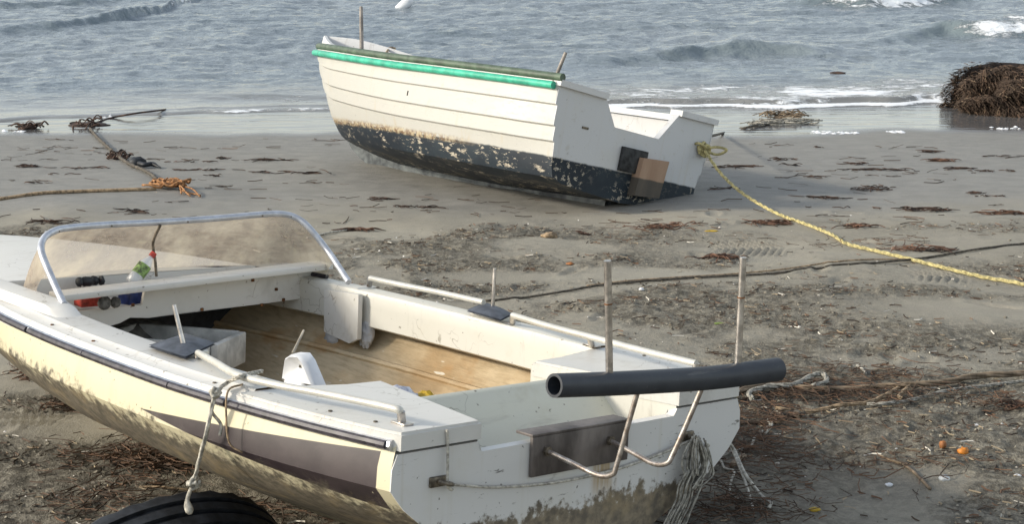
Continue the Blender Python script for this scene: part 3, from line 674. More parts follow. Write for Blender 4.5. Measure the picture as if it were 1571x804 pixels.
# rowlock pads, blocks and pins
for corners, pin, zc in ((((228, 527), (284, 509), (331, 523), (284, 545)), ((281, 527), (267, 468)), .045), (((716, 473), (742, 462), (786, 479), (768, 488)), ((756, 471), (759, 412)), .05)):
    C4 = [NB.pl(u, v, 2, zc) for u, v in corners]; cc = sum(C4) / 4
    m = MB(); n = 5; G = []
    for i in range(n):
        r_ = []
        for j in range(n):
            a, b = i / (n - 1), j / (n - 1); p = C4[0] * (1 - a) * (1 - b) + C4[1] * a * (1 - b) + C4[2] * a * b + C4[3] * (1 - a) * b
            d_ = max(abs(a - .5), abs(b - .5)); r_.append(p + np.array([0, 0, .014 - .09 * d_ ** 2.2]))
        G.append(r_)
    m.grid(G); m.grid([[p - np.array([0, 0, .006]) for p in r_] for r_ in G]); m.build('rubber_pad', M_PAD, nb, 60)
    m = MB(); m.box(cc + np.array([-.01, 0, -.028]), (.085, .032, .017), None, .003); m.build('rowlock_block', M_RAIL, nb, 30)
    a = NB.pl(*pin[0], 2, zc + .008); sx = a[0]; b = NB.pl(*pin[1], 1, a[1] + (.015 if zc < .05 else 0))
    MB().tube([a - (b - a) * .2, a * .5 + b * .5, b], [.0075, .007, .0065], 12).build('thole_pin', M_STEEL, nb)
# motor plate, folded over the transom lip
m = MB()
m.box((-.012, .015, -.112), (.006, .188, .056), None, .002); m.build('motor_plate', M_PLATE, nb, 30)
MB().box((.016, .015, -.052), (.034, .19, .004), None, .0015).build('plate_flange', M_PLATE, nb, 30)
# pipe roller on two bent rods, with two posts
PX = -.34
c0 = NB.pl(850, 592, 0, PX); c3 = NB.pl(1193, 567, 0, PX - .02); c1 = NB.pl(960, 588, 0, PX); c2 = NB.pl(1090, 580, 0, PX)
path = crom([c0, c1, c2, c3], 8); no = 20; R0, R1 = .0305, .0235
def ring_tube(path, ra, rb, nm, mat):
    m = MB(); G = []
    P = [np.array(p) for p in path]; 
    for rr_, seq in ((ra, P), (rb, P[::-1])):
        for i, p in enumerate(seq):
            k = len(G) if rr_ == ra else 2 * len(P) - 1 - len(G)
            t_ = P[min(k + 1, len(P) - 1)] - P[max(k - 1, 0)]; t_ /= np.linalg.norm(t_); u_ = np.cross(t_, [0, 0, 1.]); u_ /= np.linalg.norm(u_); w_ = np.cross(u_, t_)
            tw = 1 + .10 * k / len(P)
            G.append([p + rr_ * tw * (math.cos(2 * math.pi * q / no) * u_ + math.sin(2 * math.pi * q / no) * w_) for q in range(no)])
    m.grid(G, closeu=True, closev=True); return m.build(nm, mat, nb, 50)
ring_tube(path, R0, R1, 'roller_pipe', M_PIPE)
for a_, b_, c_, d_ in (((838, 692), (935, 738), (980, 605), 0), ((935, 676), (1018, 720), (1080, 598), 1)):
    A0 = NB.pl(*a_, 0, -.015); A1 = NB.pl(*b_, 0, -.27); A2 = NB.pl(*c_, 0, PX); back = A0 + (A1 - A0) * .82; A3 = A1 + (A2 - A1) * .2 + np.array([0, 0, 0])
    MB().tube(crom([A0, A0 + (A1 - A0) * .4, back, A1 + (A2 - A1) * .06 + np.array([-.004, 0, .004]), A3 + np.array([-.006, 0, 0]), A1 + (A2 - A1) * .6, A2 + np.array([0, 0, .02])], 7), .0072, 10).build('bent_rod', M_RUSTROD, nb)
for a_, b_ in (((935, 575), (932, 400)), ((1132, 558), (1140, 395))):
    A0 = NB.pl(*a_, 0, PX); A1 = NB.pl(*b_, 0, PX - .01); po = MB().tube([A0, A0 * .5 + A1 * .5, A1], .0098, 12).build('upright_post', M_STEEL, nb); bq = A0 + (A1 - A0) * .62; MB().tube([bq, bq + (A1 - A0) * .012], .0108, 12).build('joint', M_RUST, po, 30)
for (u, v) in ((838, 692), (935, 676)):
    p = NB.pl(u, v, 0, -.018); MB().tube([p + np.array([.004, 0, 0]), p + np.array([-.010, 0, 0])], .014, 6).build('rod_nut', M_BRASS, nb, 20)
for k_ in (.03, .22, .30, .41, .50, .60, .71, .80, .97):
    p = np.array(cur[int(k_ * (len(cur) - 1))]); MB().tube([p + np.array([-.014, 0, -.004]), p + np.array([-.011, 0, -.004])], .0035, 6).build('rivet', M_BRASS, fr, 20)
for sd, xs_ in ((1, (.12, .28, .75, 1.45, 1.75)), (-1, (.15, .42, .72, 1.3, 1.62, 1.95))):
    for x_ in xs_:
        y_ = wN(x_) - (.03 if x_ > .6 else .045); z_ = zs(x_) + (.008 if x_ > .6 else .0125); MB().tube([(x_, sd * y_, z_), (x_, sd * y_, z_ + .0035)], .006, 8).build('deck_screw', M_RUST if x_ > 1 else M_BRASS, nb, 20)
# eye bolts
for u, v in ((682, 741), (1062, 671)):
    p = NB.pl(u, v, 0, -.02); m = MB(); m.tube([p + np.array([.012 * math.cos(a) - .006, .020 * math.sin(a), .006 * math.sin(a)]) for a in np.linspace(0, 6.28, 13)], .006, 8); m.box(p + np.array([.012, .012, .002]), (.006, .028, .014), None, .003); m.build('eye_bolt', M_BRASS, nb)

# ---- things lying in the near boat
def on_root(name, pose, label, cat, group=None):
    o = empty(name, pose); return tag(o, label, cat, group)
def blob(c, r, n=(10, 14), seed=0, jit=.2, sq=2.0):
    rg = np.random.default_rng(seed); G = []
    for i in range(n[0] + 1):
        th = math.pi * i / n[0]; row = []
        for j in range(n[1]):
            ph = 2 * math.pi * j / n[1]; k = 1 + jit * (rg.random() - .5) * (0 if i in (0, n[0]) else 1)
            d_ = np.array([math.sin(th) * math.cos(ph), math.sin(th) * math.sin(ph), math.cos(th)]); row.append(np.array(c) + k * d_ * np.array(r))
        G.append(row)
    return G
def blob_obj(name, mat, parent, c, r, seed=0, jit=.2, smooth=180, n=(10, 14)):
    return MB().grid(blob(c, r, n, seed, jit), closev=True).build(name, mat, parent, smooth)
# drink bottle leaning in the tray
p = NB.pl(214, 418, 0, 2.26); bt = on_root('drink_bottle', NB, 'clear drink bottle with green label and red cap leaning on the shelf board', 'bottle')
q = NB.pl(232, 394, 0, 2.26); d_ = (q - p) / np.linalg.norm(q - p); Lb = .105
prof = [(-.05, .021), (-.045, .026), (-.01, .026), (.0, .025), (.035, .026), (.055, .018), (.068, .010), (.078, .010)]
MB().tube([p + d_ * a for a, r in prof], [r for a, r in prof], 16).build('bottle_body', M_CLEAR, bt, 50)
MB().tube([p + d_ * a for a in (-.012, .012, .034)], [.0268, .0268, .0268], 16, False).build('bottle_label', simple('label_print', (.22, .34, .10), .5, .5, 60, .1, dark=(.05, .06, .03)), bt, 50)
MB().tube([p + d_ * a for a in (.074, .084, .093)], [.0125, .0125, .012], 14).build('bottle_cap', M_RED, bt, 50)
# floats, red box, blue box on the dash opening
g = on_root('cork_float', NB, 'round grey cork float hanging at the dash opening, left of its twin', 'float'); blob_obj('float_body', M_GREY, g, NB.pl(160, 465, 0, 2.185), (.016, .026, .026), 3, .15)
g = on_root('cork_float', NB, 'smaller grey cork float at the dash opening, right of its twin', 'float'); blob_obj('float_body', M_GREY, g, NB.pl(177, 464, 0, 2.185), (.015, .022, .020), 4, .2)
p = NB.pl(140, 462, 0, 2.26); g = on_root('red_tin', NB, 'small red tin lying under the shelf board', 'tin'); MB().box(p + np.array([.02, 0, -.004]), (.03, .045, .016), None, .004).build('tin_body', M_RED, g)
p = NB.pl(207, 456, 0, 2.26); g = on_root('blue_box', NB, 'dark blue plastic box under the shelf board', 'box'); MB().box(p + np.array([.02, 0, -.004]), (.03, .045, .022), rotm(.3, 0, 0), .004).build('box_body', M_BLUE, g)
p = NB.pl(133, 432, 0, 2.33); g = on_root('work_glove', NB, 'crumpled dark glove lying in the dash tray', 'glove'); m = MB()
for k, (dx, dyy, r) in enumerate(((0, 0, .03), (.01, -.035, .022), (0, .03, .012), (.0, -.06, .010))): m.grid(blob(p + np.array([dx, dyy, 0]), (.02, r, .018), (8, 10), k, .25), closev=True)
m.build('glove_body', M_BLACK, g, 180)
# white fish crate in the shade forward
zc = -.20
g = on_root('fish_crate', NB, 'grubby white polystyrene crate in the shade under the dash', 'crate')
c = NB.pl(310, 520, 2, zc); c = np.array([2.20, 0.0, -.20])
Rz = rotm(.64, 0, 0); hx, hy, hz = .22, .15, .06
for off, h in (((-hx, 0, 0), (.014, hy, hz)), ((hx, 0, 0), (.014, hy, hz)), ((0, hy, 0), (hx - .016, .014, hz)), ((0, -hy, 0), (hx - .016, .014, hz))):
    MB().box(c + Rz @ np.array(off), h, Rz, .006).build('crate_side', M_FOAMB, g)
MB().box(c + np.array([0, 0, -hz + .01]), (hx - .016, hy - .016, .01), Rz, .003).build('crate_base', M_FOAMB, g)
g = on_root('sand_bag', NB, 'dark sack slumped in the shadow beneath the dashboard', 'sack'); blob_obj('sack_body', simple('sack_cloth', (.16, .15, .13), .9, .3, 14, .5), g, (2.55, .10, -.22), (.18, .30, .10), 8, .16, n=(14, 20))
# white plastic seat back piece
pts = [NB.pl(u, v, 1, .10) for u, v in ((433, 584), (438, 550), (447, 544), (462, 545), (470, 556), (487, 596))]
c = sum(pts) / 6; g = on_root('white_plastic_jug', NB, 'cut white plastic jug standing in the bilge', 'jug'); m = MB()
N_ = len(pts); ins = [c + (p - c) * .6 for p in pts]
G = [[p + np.array([.02, -.05, 0]) for p in pts], [p for p in pts], [c + (p - c) * .82 + np.array([0, .012, 0]) for p in pts], [c + (p - c) * .55 + np.array([0, .0, 0]) for p in pts], [c + (p - c) * .1 + np.array([.0, -.012, 0]) for p in pts]]
low = []
m.grid(G, closev=True); m.build('jug_body', M_WHITEP, g, 60)
MB().box(c + np.array([0, -.03, -.13]), (.06, .05, .09), None, .02).build('jug_foot', M_WHITEP, g, 60)
# plastic bags stuffed behind the plate
for k, (u, v, rx, rz_, lb) in enumerate(((510, 523, .045, .045, 'pale crumpled bag showing below the hanging side plate'), (561, 510, .042, .06, 'grey crumpled plastic bag right of the hanging side plate'))):
    g = on_root('plastic_bag', NB, lb, 'bag', 'plastic bags tucked behind the side plate'); p = NB.pl(u, v, 1, -.63); blob_obj('bag_body', M_BAG, g, p, (rx, .022, rz_), 20 + k, .34, 70, (14, 20))
p = NB.pl(616, 603, 2, -.07); g = on_root('printed_sack', NB, 'white printed plastic sack with a yellow edge behind the splash well', 'sack'); blob_obj('sack_body', simple('printed_plastic', (.62, .63, .66), .5, .25, 40, .3, dark=(.28, .28, .36)), g, (.64, .17, -.14), (.07, .11, .10), 31, .2, n=(12, 16)); blob_obj('sack_edge', M_YEL, g, (.62, .06, -.13), (.05, .03, .07), 33, .2)
a = NB.pl(466, 507, 1, -.2); b = NB.pl(449, 543, 1, -.1); g = on_root('wooden_stick', NB, 'thin pale stick propped against the bare inner hull', 'stick'); MB().tube([a, b], [.004, .006], 8).build('stick_shaft', simple('pale_stick', (.5, .45, .36), .8), g)
b2 = on_root('wood_block', NB, 'small brown wooden chock lying in the shaded bilge', 'chock'); p = NB.pl(409, 535, 2, -.33); MB().box(p, (.04, .035, .07), rotm(.5, .3, .2), .02).build('chock_body', M_WOODB, b2)

# ================================================================== FAR BOAT
fb = empty('rowing_boat', FB)
tag(fb, 'white clinker rowing boat with a green rail and navy bottom, beached by the water', 'boat')
wF = interp([(0, .795), (.6, .815), (1.3, .82), (2.0, .79), (2.6, .69), (3.1, .53), (3.5, .32), (3.78, .13), (3.94, .015)])
def zf(x): return .012 + .022 * max(0, x - 1.6) ** 1.7
stem = interp([(-.83, 2.75), (-.79, 2.85), (-.66, 3.17), (-.44, 3.43), (-.12, 3.72), (.10, 3.96), (.2, 4.0)])
def secF(x):
    w = wF(x); s = zf(x); f = max(0, (x - 1.0) / 2.98)
    bz = interp([(0, -.70), (1.5, -.74), (2.4, -.735), (2.9, -.69), (3.2, -.60), (3.42, -.46), (3.58, -.31), (3.72, -.12), (3.94, .10)])(x)
    lv = [(0, s), (.0, s - .150), (.017, s - .160), (.014, s - .292), (.032, s - .303), (.029, s - .397), (.046, s - .408), (.050, s - .505)]
    pts = []
    for ins, z in lv:
        t = (s - z) / .62; z = s + (z - s) * (1 - .20 * f ** 1.4 * (1 - t ** 3)); tuck = ins + .018 * t - .040 * math.sin(math.pi * min(1, t)) * (1 - f * .6) * min(1, x / .5) + .05 * max(0, t - .6) + f ** 1.3 * w * .40 * t ** 1.1
        zz = s + (z - s) * min(1, (s - bz) / .72); pts.append((max(w - tuck, .014), zz))
    cy = max(w - .105 - f ** 1.2 * w * .52, .014); cz = s + (-.64) * min(1, (s - bz) / .72)
    pts.append(((pts[-1][0] + cy) / 2 + .012, (pts[-1][1] + cz) / 2)); pts.append((cy, cz)); pts.append((cy * .86 + .004, cz * .86 + bz * .14 - .018)); pts.append((cy * .55 + .006, cz * .5 + bz * .5 - .012)); pts.append((.012, bz)); return pts
xsF = [0, .04] + list(np.arange(.2, 3.85, .12)) + [3.88, 3.94]
m = MB()
for sd in (1, -1): m.grid([[(x, sd * y, z) for y, z in secF(x)] for x in xsF])
m.build('hull', M_FH, fb, 24)
# skeg / keel
bzF = interp([(0, -.70), (1.5, -.74), (2.4, -.735), (2.9, -.69), (3.2, -.60), (3.42, -.46), (3.58, -.31), (3.72, -.12), (3.94, .10)])
kd = interp([(.12, -.80), (.4, -.825), (2.5, -.82), (2.85, -.80), (3.17, -.69), (3.43, -.49), (3.6, -.33), (3.74, -.14), (3.95, .09)])
G = [[(x, y, z) for y, z in ((.028, bzF(x) + .01), (.02, kd(x)), (-.02, kd(x)), (-.028, bzF(x) + .01))] for x in [.12] + list(np.arange(.3, 3.9, .12)) + [3.95]]
MB().grid(G).build('keel', M_FKEEL, fb, 30)
# inside
m = MB()
for sd in (1, -1): m.grid([[(x, sd * max(y - .035, 0), z + (.0 if i == 0 else .03)) for i, (y, z) in enumerate(secF(x)) if i in (0, 1, 3, 5, 7, 9)] + [(x, 0, max(-.55, bzF(x) + .06))] for x in np.arange(.03, 3.6, .12)])
m.build('inner_hull', M_FIN, fb, 40)
MB().grid([[(x, k * (secF(x)[7][0] - .03), -.42) for k in np.linspace(-1, 1, 5)] for x in np.arange(.03, 3.0, .2)]).build('floor', M_FIN, fb)
for xb in (.9, 2.1):
    MB().box((xb, 0, -.17), (.11, wF(xb) - .05, .015), None, .004).build('thwart', M_FIN, fb)
# gunwale cap
for sd in (1, -1):
    MB().grid([[(x, sd * (wF(x) + .004), zf(x) - .02), (x, sd * (wF(x) + .004), zf(x) + .012), (x, sd * max(wF(x) - .055, .001), zf(x) + .014), (x, sd * max(wF(x) - .057, .0005), zf(x) - .03)] for x in np.arange(0.02, 3.93, .13)]).build('gunwale', M_FIN, fb, 30)
    x0_ = .02 if sd > 0 else 2.2
    g_ = MB().tube([(x, sd * (wF(x) + .022), zf(x) - .030) for x in list(np.arange(x0_, 3.86, .1)) + [3.92, 3.96]], .026, 12).build('green_rail', M_GRN, fb)
    MB().tube([(x, sd * (wF(x) + .000), zf(x) + .030) for x in list(np.arange(x0_ - .05, 3.85, .1))], .027, 12).build('capping_pipe', M_DGRN, fb)
# raised bow coaming
hS = interp([(1.6, .03), (2.2, .10), (2.9, .17), (3.2, .20), (3.45, .235), (3.7, .255), (3.93, .235)]); hP = interp([(2.55, .05), (2.8, .075), (3.2, .13), (3.5, .185), (3.75, .225), (3.93, .235)])
ring = [(x, max(wF(x) - .02, .012), hP(x)) for x in list(np.arange(2.55, 3.85, .1)) + [3.89, 3.91]] + [(x, -max(wF(x) - .02, .012), hS(x)) for x in ([3.91, 3.89] + list(np.arange(1.6, 3.85, .1))[::-1])]
MB().grid([[(x, y, zf(x) - .01), (x - .01, y * .98, zz_ - .012), (x - .02, y * .96, zz_), (x - .04, y * .90, zz_), (x - .05, y * .88, zz_ - .015), (x - .06, y * .86, zf(x) - .05), (x - .07, y * .84, zf(x) - .2)] for x, y, zz_ in ring]).build('bow_coaming', M_FIN, fb, 40)
# transom with motor notch
s0 = secF(0)
out = [(.79, .015), (.35, .005), (.205, -.195), (-.245, -.203), (-.425, .02), (-.79, .022)] + [(-y, z) for y, z in s0[1:]] + [(y, z) for y, z in s0[1:][::-1]]
bm = bmesh.new(); n = len(out)
for xx in (-.006, .05):
    vs = [bm.verts.new((xx, y, z)) for y, z in out]; bm.faces.new(vs)
bm.verts.ensure_lookup_table()
for i in range(n): bm.faces.new((bm.verts[i], bm.verts[(i + 1) % n], bm.verts[n + (i + 1) % n], bm.verts[n + i]))
bmesh.ops.triangulate(bm, faces=[f for f in bm.faces if len(f.verts) > 4]); bmesh.ops.recalc_face_normals(bm, faces=bm.faces[:])
me = bpy.data.meshes.new('transom'); bm.to_mesh(me); bm.free(); link('transom', me, fb, M_FT, 30)
for y0, y1, z0, z1 in ((.80, .335, .028, .018), (-.41, -.805, .033, .034)):
    m = MB(); quadbox(m, [(-.03, y0, z0), (-.03, y1, z1), (.09, y1, z1), (.09, y0, z0)], -.042); m.build('transom_cap', M_FIN, fb, 30)
# well inside the notch
m = MB()
MB().box((.16, -.02, -.235), (.11, .24, .03), None, .01).build('motor_well', M_FIN, fb)
# motor boards
m = MB().box((-.022, -.02, -.395), (.014, .125, .085), rotm(0, 0, 0), .003); m.build('backing_board', M_BOARD, fb)
t = MT('two_tone_block', .75, (.3, .2, .12)); X_, Y_, Z_ = t.xyz(); n_ = t.noise(9, 5, .6, (1, 1, .25)); tone = t.step(-.502, -.49, t.math('ADD', Z_, t.math('MULTIPLY', n_, .012)))
t.color(t.mix(tone, t.mix(n_, (.035, .035, .03), (.14, .11, .08)), t.mix(n_, (.25, .14, .08), (.46, .32, .22)))); t.bump(n_, .4, .01)
m = MB()
V = [(.0, -.075, -.36), (.0, -.335, -.345), (.0, -.305, -.615), (.0, -.055, -.63)]
quadbox(m, [(-.005, y + .012, z) for _, y, z in V], -.075); m.build('motor_block', t.m, fb, 30)
# thole posts
for a_, b_, y_ in (((555, 84), (554, 10), None), ((850, 124), (868, 80), None)):
    if a_[0] < 600: A0 = FB.pl(*a_, 1, .60)
    else: A0 = FB.pl(*a_, 1, .79)
    B0 = FB.pl(*b_, 1, A0[1]); MB().tube([A0 + (A0 - B0) * .12, A0 * .5 + B0 * .5, B0], [.017, .016, .014] if a_[0] < 600 else [.014, .013, .012], 12).build('thole_post', simple('weathered_post', (.30, .27, .24), .6, .25, 14, .2, .2), fb)
MB().box(FB.pl(541, 84, 1, .66), (.10, .03, .03), None, .006).build('post_step', M_FIN, fb)
# bow painter hanging inside, drain hole
a = FB.pl(588, 90, 1, .70); b = FB.pl(600, 72, 1, -.62)
MB().tube(crom([FB.pl(588, 92, 1, .3), FB.pl(592, 82, 1, .0), FB.pl(598, 73, 1, -.5), FB.pl(606, 74, 1, -.60)], 6), .010, 8).build('inner_line', M_ROPET, fb)
p = FB.pl(627, 143, 1, wF(1.6) - .012); MB().box(p, (.012, .010, .022), None, .006).build('drain_hole', M_DARK, fb)
pk = FB.pl(898, 196, 0, -.008); MB().box(pk, (.004, .03, .008), None, .002).build('cleat', M_BRASS, fb)

# ================================================================== ROPES AND LINES
def rope(name, pts, r, mat, label, cat='rope', n=8, group=None, sub=6, strands=0):
    path = crom(pts, sub); rm_ = max(r) if hasattr(r, '__len__') else r
    if not hasattr(r, '__len__'):      # resample and lay the rope on the sand wherever it would sink into it
        den = []
        for a_, b_ in zip(path[:-1], path[1:]):
            k_ = max(1, int(np.linalg.norm(b_ - a_) / .04)); den += [a_ + (b_ - a_) * j_ / k_ for j_ in range(k_)]
        path = den + [path[-1]]
    zz_ = [max(p[2], gh(p[0], p[1]) + rm_ * .75) if p[1] < 15.3 else p[2] for p in path]
    path = [np.array([p[0], p[1], z]) for p, z in zip(path, zz_)]
    o = MB().tube(path, r, n)
    if strands:      # three-strand lay: thin helical strands proud of the core
        L = 0; P = [np.array(p) for p in path]
        fine = []
        for i in range(len(P) - 1):
            k = max(1, int(np.linalg.norm(P[i + 1] - P[i]) / (r * 1.6)))
            fine += [P[i] + (P[i + 1] - P[i]) * j / k for j in range(k)]
        fine.append(P[-1]); o = MB()
        for s in range(3):
            q = []
            for i, p in enumerate(fine):
                t_ = fine[min(i + 1, len(fine) - 1)] - fine[max(i - 1, 0)]; t_ = t_ / max(np.linalg.norm(t_), 1e-9)
                u_ = np.cross(t_, [0.3, .2, 1.]); u_ /= np.linalg.norm(u_); w_ = np.cross(t_, u_); a = i * .55 + s * 2.094
                q.append(p + r * .52 * (math.cos(a) * u_ + math.sin(a) * w_))
            o.tube(q, r * .55, 5)
    return tag(o.build(name, mat, None, 180), label, cat, group)
# yellow stern line of the far boat
kn = FB.w(FB.pl(1078, 229, 0, -.03))
def ropepts(px, r=.01): return [onpx(u, v, r * .8 + .004) for u, v in px]
def along(p, q, n, sag, z=None): return [p * (1 - t) + q * t - np.array([0, 0, sag * 4 * t * (1 - t)]) for t in np.linspace(0, 1, n)]
e = onpx(1300, 380, .012)
pts = [kn + np.array([.01, -.03, 0])]
for (u, v), t_ in (((1105, 265), .12), ((1140, 297), .27), ((1190, 331), .47), ((1240, 357), .68), ((1275, 372), .85)):
    y_ = kn[1] * (1 - t_) + e[1] * t_; d = ray(u, v); q_ = CAM + d * (y_ / d[1]); q_[2] = max(q_[2], gh(q_[0], q_[1]) + .016); pts.append(q_)
pts += [e] + ropepts([(1345, 392), (1400, 404), (1450, 416), (1510, 428), (1575, 440), (1680, 470)], .013)
yr = rope('mooring_rope', pts, .0115, M_ROPEY, 'long yellow rope running from the white rowing boat across the sand', strands=1)
m = MB(); rg = np.random.default_rng(5)
for k in range(5):
    a0 = rg.random() * 6.28; m.tube(crom([kn + FB.M @ np.array([-.005, .045 * math.cos(a0 + t * 1.5) - .02 * k * .3, .04 * math.sin(a0 + t * 1.5)]) + rg.normal(0, .008, 3) for t in range(5)], 5), .011, 7)
m.tube(crom([kn, kn + np.array([.10, -.02, .02]), kn + np.array([.17, -.03, .0]), kn + np.array([.10, -.02, -.035]), kn], 6), .010, 7)
m.tube(crom([kn, kn + np.array([-.06, .0, .035]), kn + np.array([-.03, -.04, .05]), kn + np.array([.02, -.04, .02])], 6), .010, 7)
m.build('knot', M_ROPEY, yr, 180)
rope('stern_line', [FB.w((.05, -.80, -.1)), spx(1110, 204, gz(16)), onpx(1150, 198, .02), onpx(1185, 190, .02)], .012, M_ROPED, 'thin dark line from the rowing boat to the weed clump in the shallows', n=6)
# two dark lines across the middle of the beach
rope('ground_rope', ropepts([(745, 460), (800, 456), (870, 450), (930, 443), (1040, 434), (1100, 430), (1180, 424), (1260, 417), (1350, 410), (1420, 400), (1500, 389), (1571, 379), (1700, 362)], .006), .0065, M_ROPED, 'taut dark rope across the middle of the sand, crossing the yellow rope', sub=10)
rope('ground_rope', ropepts([(900, 442), (960, 437), (1040, 431), (1120, 424), (1200, 417), (1300, 409), (1400, 402)], .005), .0045, M_ROPET, 'thinner brown line lying just behind the taut dark rope', sub=10)
# left: tan rope and orange tangle, weedy chain to the sea
rope('ground_rope', ropepts([(-80, 311), (0, 306), (60, 302), (120, 299), (180, 297), (240, 295)], .012), .013, M_ROPET, 'brown rope lying on the sand at the left edge, ending at an orange tangle')
m = MB(); rg = np.random.default_rng(9); c = onpx(258, 292)
for k in range(16):
    a0 = rg.random() * 6.28; rr_ = .03 + .05 * rg.random(); cx = c + np.array([rg.normal(0, .05), rg.normal(0, .03), 0])
    m.tube(crom([cx + np.array([rr_ * 1.25 * math.cos(a0 + t), rr_ * .9 * math.sin(a0 + t), .015 + .05 * rg.random()]) for t in np.linspace(0, 4.5, 7)], 4), .009, 6)
for k in range(9):
    a_ = c + np.array([.08, 0, .02]); b_ = onpx(265 + rg.random() * 45, 290 + rg.random() * 14, .012); m.tube(crom([a_, a_ * .5 + b_ * .5 + rg.normal(0, .02, 3) + np.array([0, 0, .01]), b_], 5), .006, 6)
tag(m.build('rope_tangle', M_ROPEO, None, 180), 'tangle of orange rope on the wet sand at the left', 'rope')
rope('weedy_rope', ropepts([(138, 200), (150, 214), (165, 228), (182, 243), (200, 256), (222, 266), (236, 276), (246, 288)], .02), [.009 + .009 * math.sin(i * 1.7) ** 2 for i in range(43)], M_ROPED, 'thick weed-covered mooring rope leading from the water to the orange tangle', n=8)
rope('swash_rope', [spx(138, 192, gz(16) + .02), spx(165, 182, gz(16.5)), spx(205, 174, SEAZ + .05), spx(245, 169, SEAZ + .03), spx(290, 163, SEAZ - .12)], .010, M_WEED, 'dark rope leaving the water beside the weed clump at the left')
rope('thin_white_line', ropepts([(470, 365), (500, 357), (530, 351), (555, 348)], .006), .006, M_ROPEW, 'short white cord lying behind the windscreen frame', n=6)
# lines over the port gunwale down to the tyre
kr = NB.w(NB.pl(330, 604, 1, wN(.9) + .03))
ty_top = NB.w(NB.pl(297, 742, 1, .80))
pts = [NB.w(NB.pl(402, 570, 2, .03)), NB.w(NB.pl(372, 577, 2, .06)), NB.w(NB.pl(350, 586, 2, .03)), NB.w(NB.pl(336, 598, 1, wN(.9) + .02)), kr, NB.w(NB.pl(318, 660, 1, .815)), NB.w(NB.pl(306, 705, 1, .81)), ty_top]
fl = rope('fender_rope', pts, .0065, M_ROPEW, 'pale rope tied over the port rail and down to the black tyre', strands=1)
m = MB(); rg = np.random.default_rng(4)
for c_, s_ in ((kr, .02), (ty_top, .028)):
    for k in range(5):
        a0 = rg.random() * 6; ex = rg.normal(0, 1, 3); ex /= np.linalg.norm(ex); ey = np.cross(ex, rg.normal(0, 1, 3)); ey /= np.linalg.norm(ey); m.tube(crom([c_ + s_ * .55 * (ex * math.cos(a0 + t) + ey * math.sin(a0 + t)) + rg.normal(0, .003, 3) for t in range(5)], 4), .0058, 6)
m.tube(crom([kr, kr + np.array([-.012, 0, -.05]), kr + np.array([.012, 0, -.09]), kr + np.array([.01, -.01, -.12])], 5), .005, 6)
m.tube(crom([ty_top, ty_top + np.array([-.02, 0, -.05]), ty_top + np.array([-.012, -.01, -.09])], 5), [.006] * 6 + [.009, .012, .013, .012, .006], 7)
m.tube(crom([kr, NB.w(NB.pl(314, 670, 1, .82)), ty_top], 6), .004, 6)
m.build('knot', M_ROPEW, fl, 180)
rope('port_cord', [NB.w(NB.pl(372, 590, 2, .02)), NB.w(NB.pl(350, 600, 1, wN(.85) + .02)), NB.w(NB.pl(347, 640, 1, .80)), NB.w(NB.pl(352, 680, 1, .795)), NB.w(NB.pl(372, 695, 1, .77))], .003, M_ROPET, 'thin brown cord looping over the purple flash', n=6)
# tyre under the port bilge, half buried, tread upward
TP = NB.w(NB.pl(322, 741, 1, .72)); dirv = np.array([-.80, -.60, 0.]); axh = np.array([-dirv[1], dirv[0], 0]); ln = -rad(30)
axv = axh * math.cos(ln) + np.array([0, 0, 1.]) * math.sin(ln); upv = -axh * math.sin(ln) + np.array([0, 0, 1.]) * math.cos(ln)
RT = .34 * 1.5
tc = TP - upv * RT + dirv * -.02 + np.array([-.12, -.02, -.125])
ty = empty('tyre', loc=tuple(tc)); tag(ty, 'old black tyre with ribbed tread, leaning half buried under the near hull', 'tyre')
prof = [(-.085, .21), (-.10, .25), (-.105, .29), (-.098, .325), (-.086, .338)]
for gx in (-.055, -.02, .02, .055): prof += [(gx - .007, .340), (gx - .005, .330), (gx + .005, .330), (gx + .007, .340)]
prof += [(.086, .338), (.098, .325), (.105, .29), (.10, .25), (.085, .21)]
lean = rotm(0, 0, 0)
G = []
for k in range(72):
    a = 2 * math.pi * k / 72; rv = dirv * math.cos(a) + upv * math.sin(a)
    G.append([axv * w_ * 1.3 + rv * 1.5 * (r_ if not (abs(w_) > .08 and r_ > .3 and k % 2) else r_ - .006) for w_, r_ in prof])
MB().grid(G, closeu=True).build('tread', M_BLACK, ty, 35)
# transom lines
rope('transom_cord', [NB.w(NB.pl(686, 660, 0, -.02)), NB.w(NB.pl(687, 680, 0, -.018)), NB.w(NB.pl(687, 710, 0, -.02)), NB.w(NB.pl(687, 745, 0, -.024)), NB.w(NB.pl(694, 752, 0, -.024)), NB.w(NB.pl(690, 744, 0, -.024)), NB.w(NB.pl(760, 748, 0, -.018)), NB.w(NB.pl(850, 741, 0, -.018)), NB.w(NB.pl(940, 722, 0, -.018)), NB.w(NB.pl(1010, 698, 0, -.018)), NB.w(NB.pl(1062, 675, 0, -.026))], .0042, M_ROPEW, 'thin pale cord stretched across the near transom between two eye bolts', n=6)
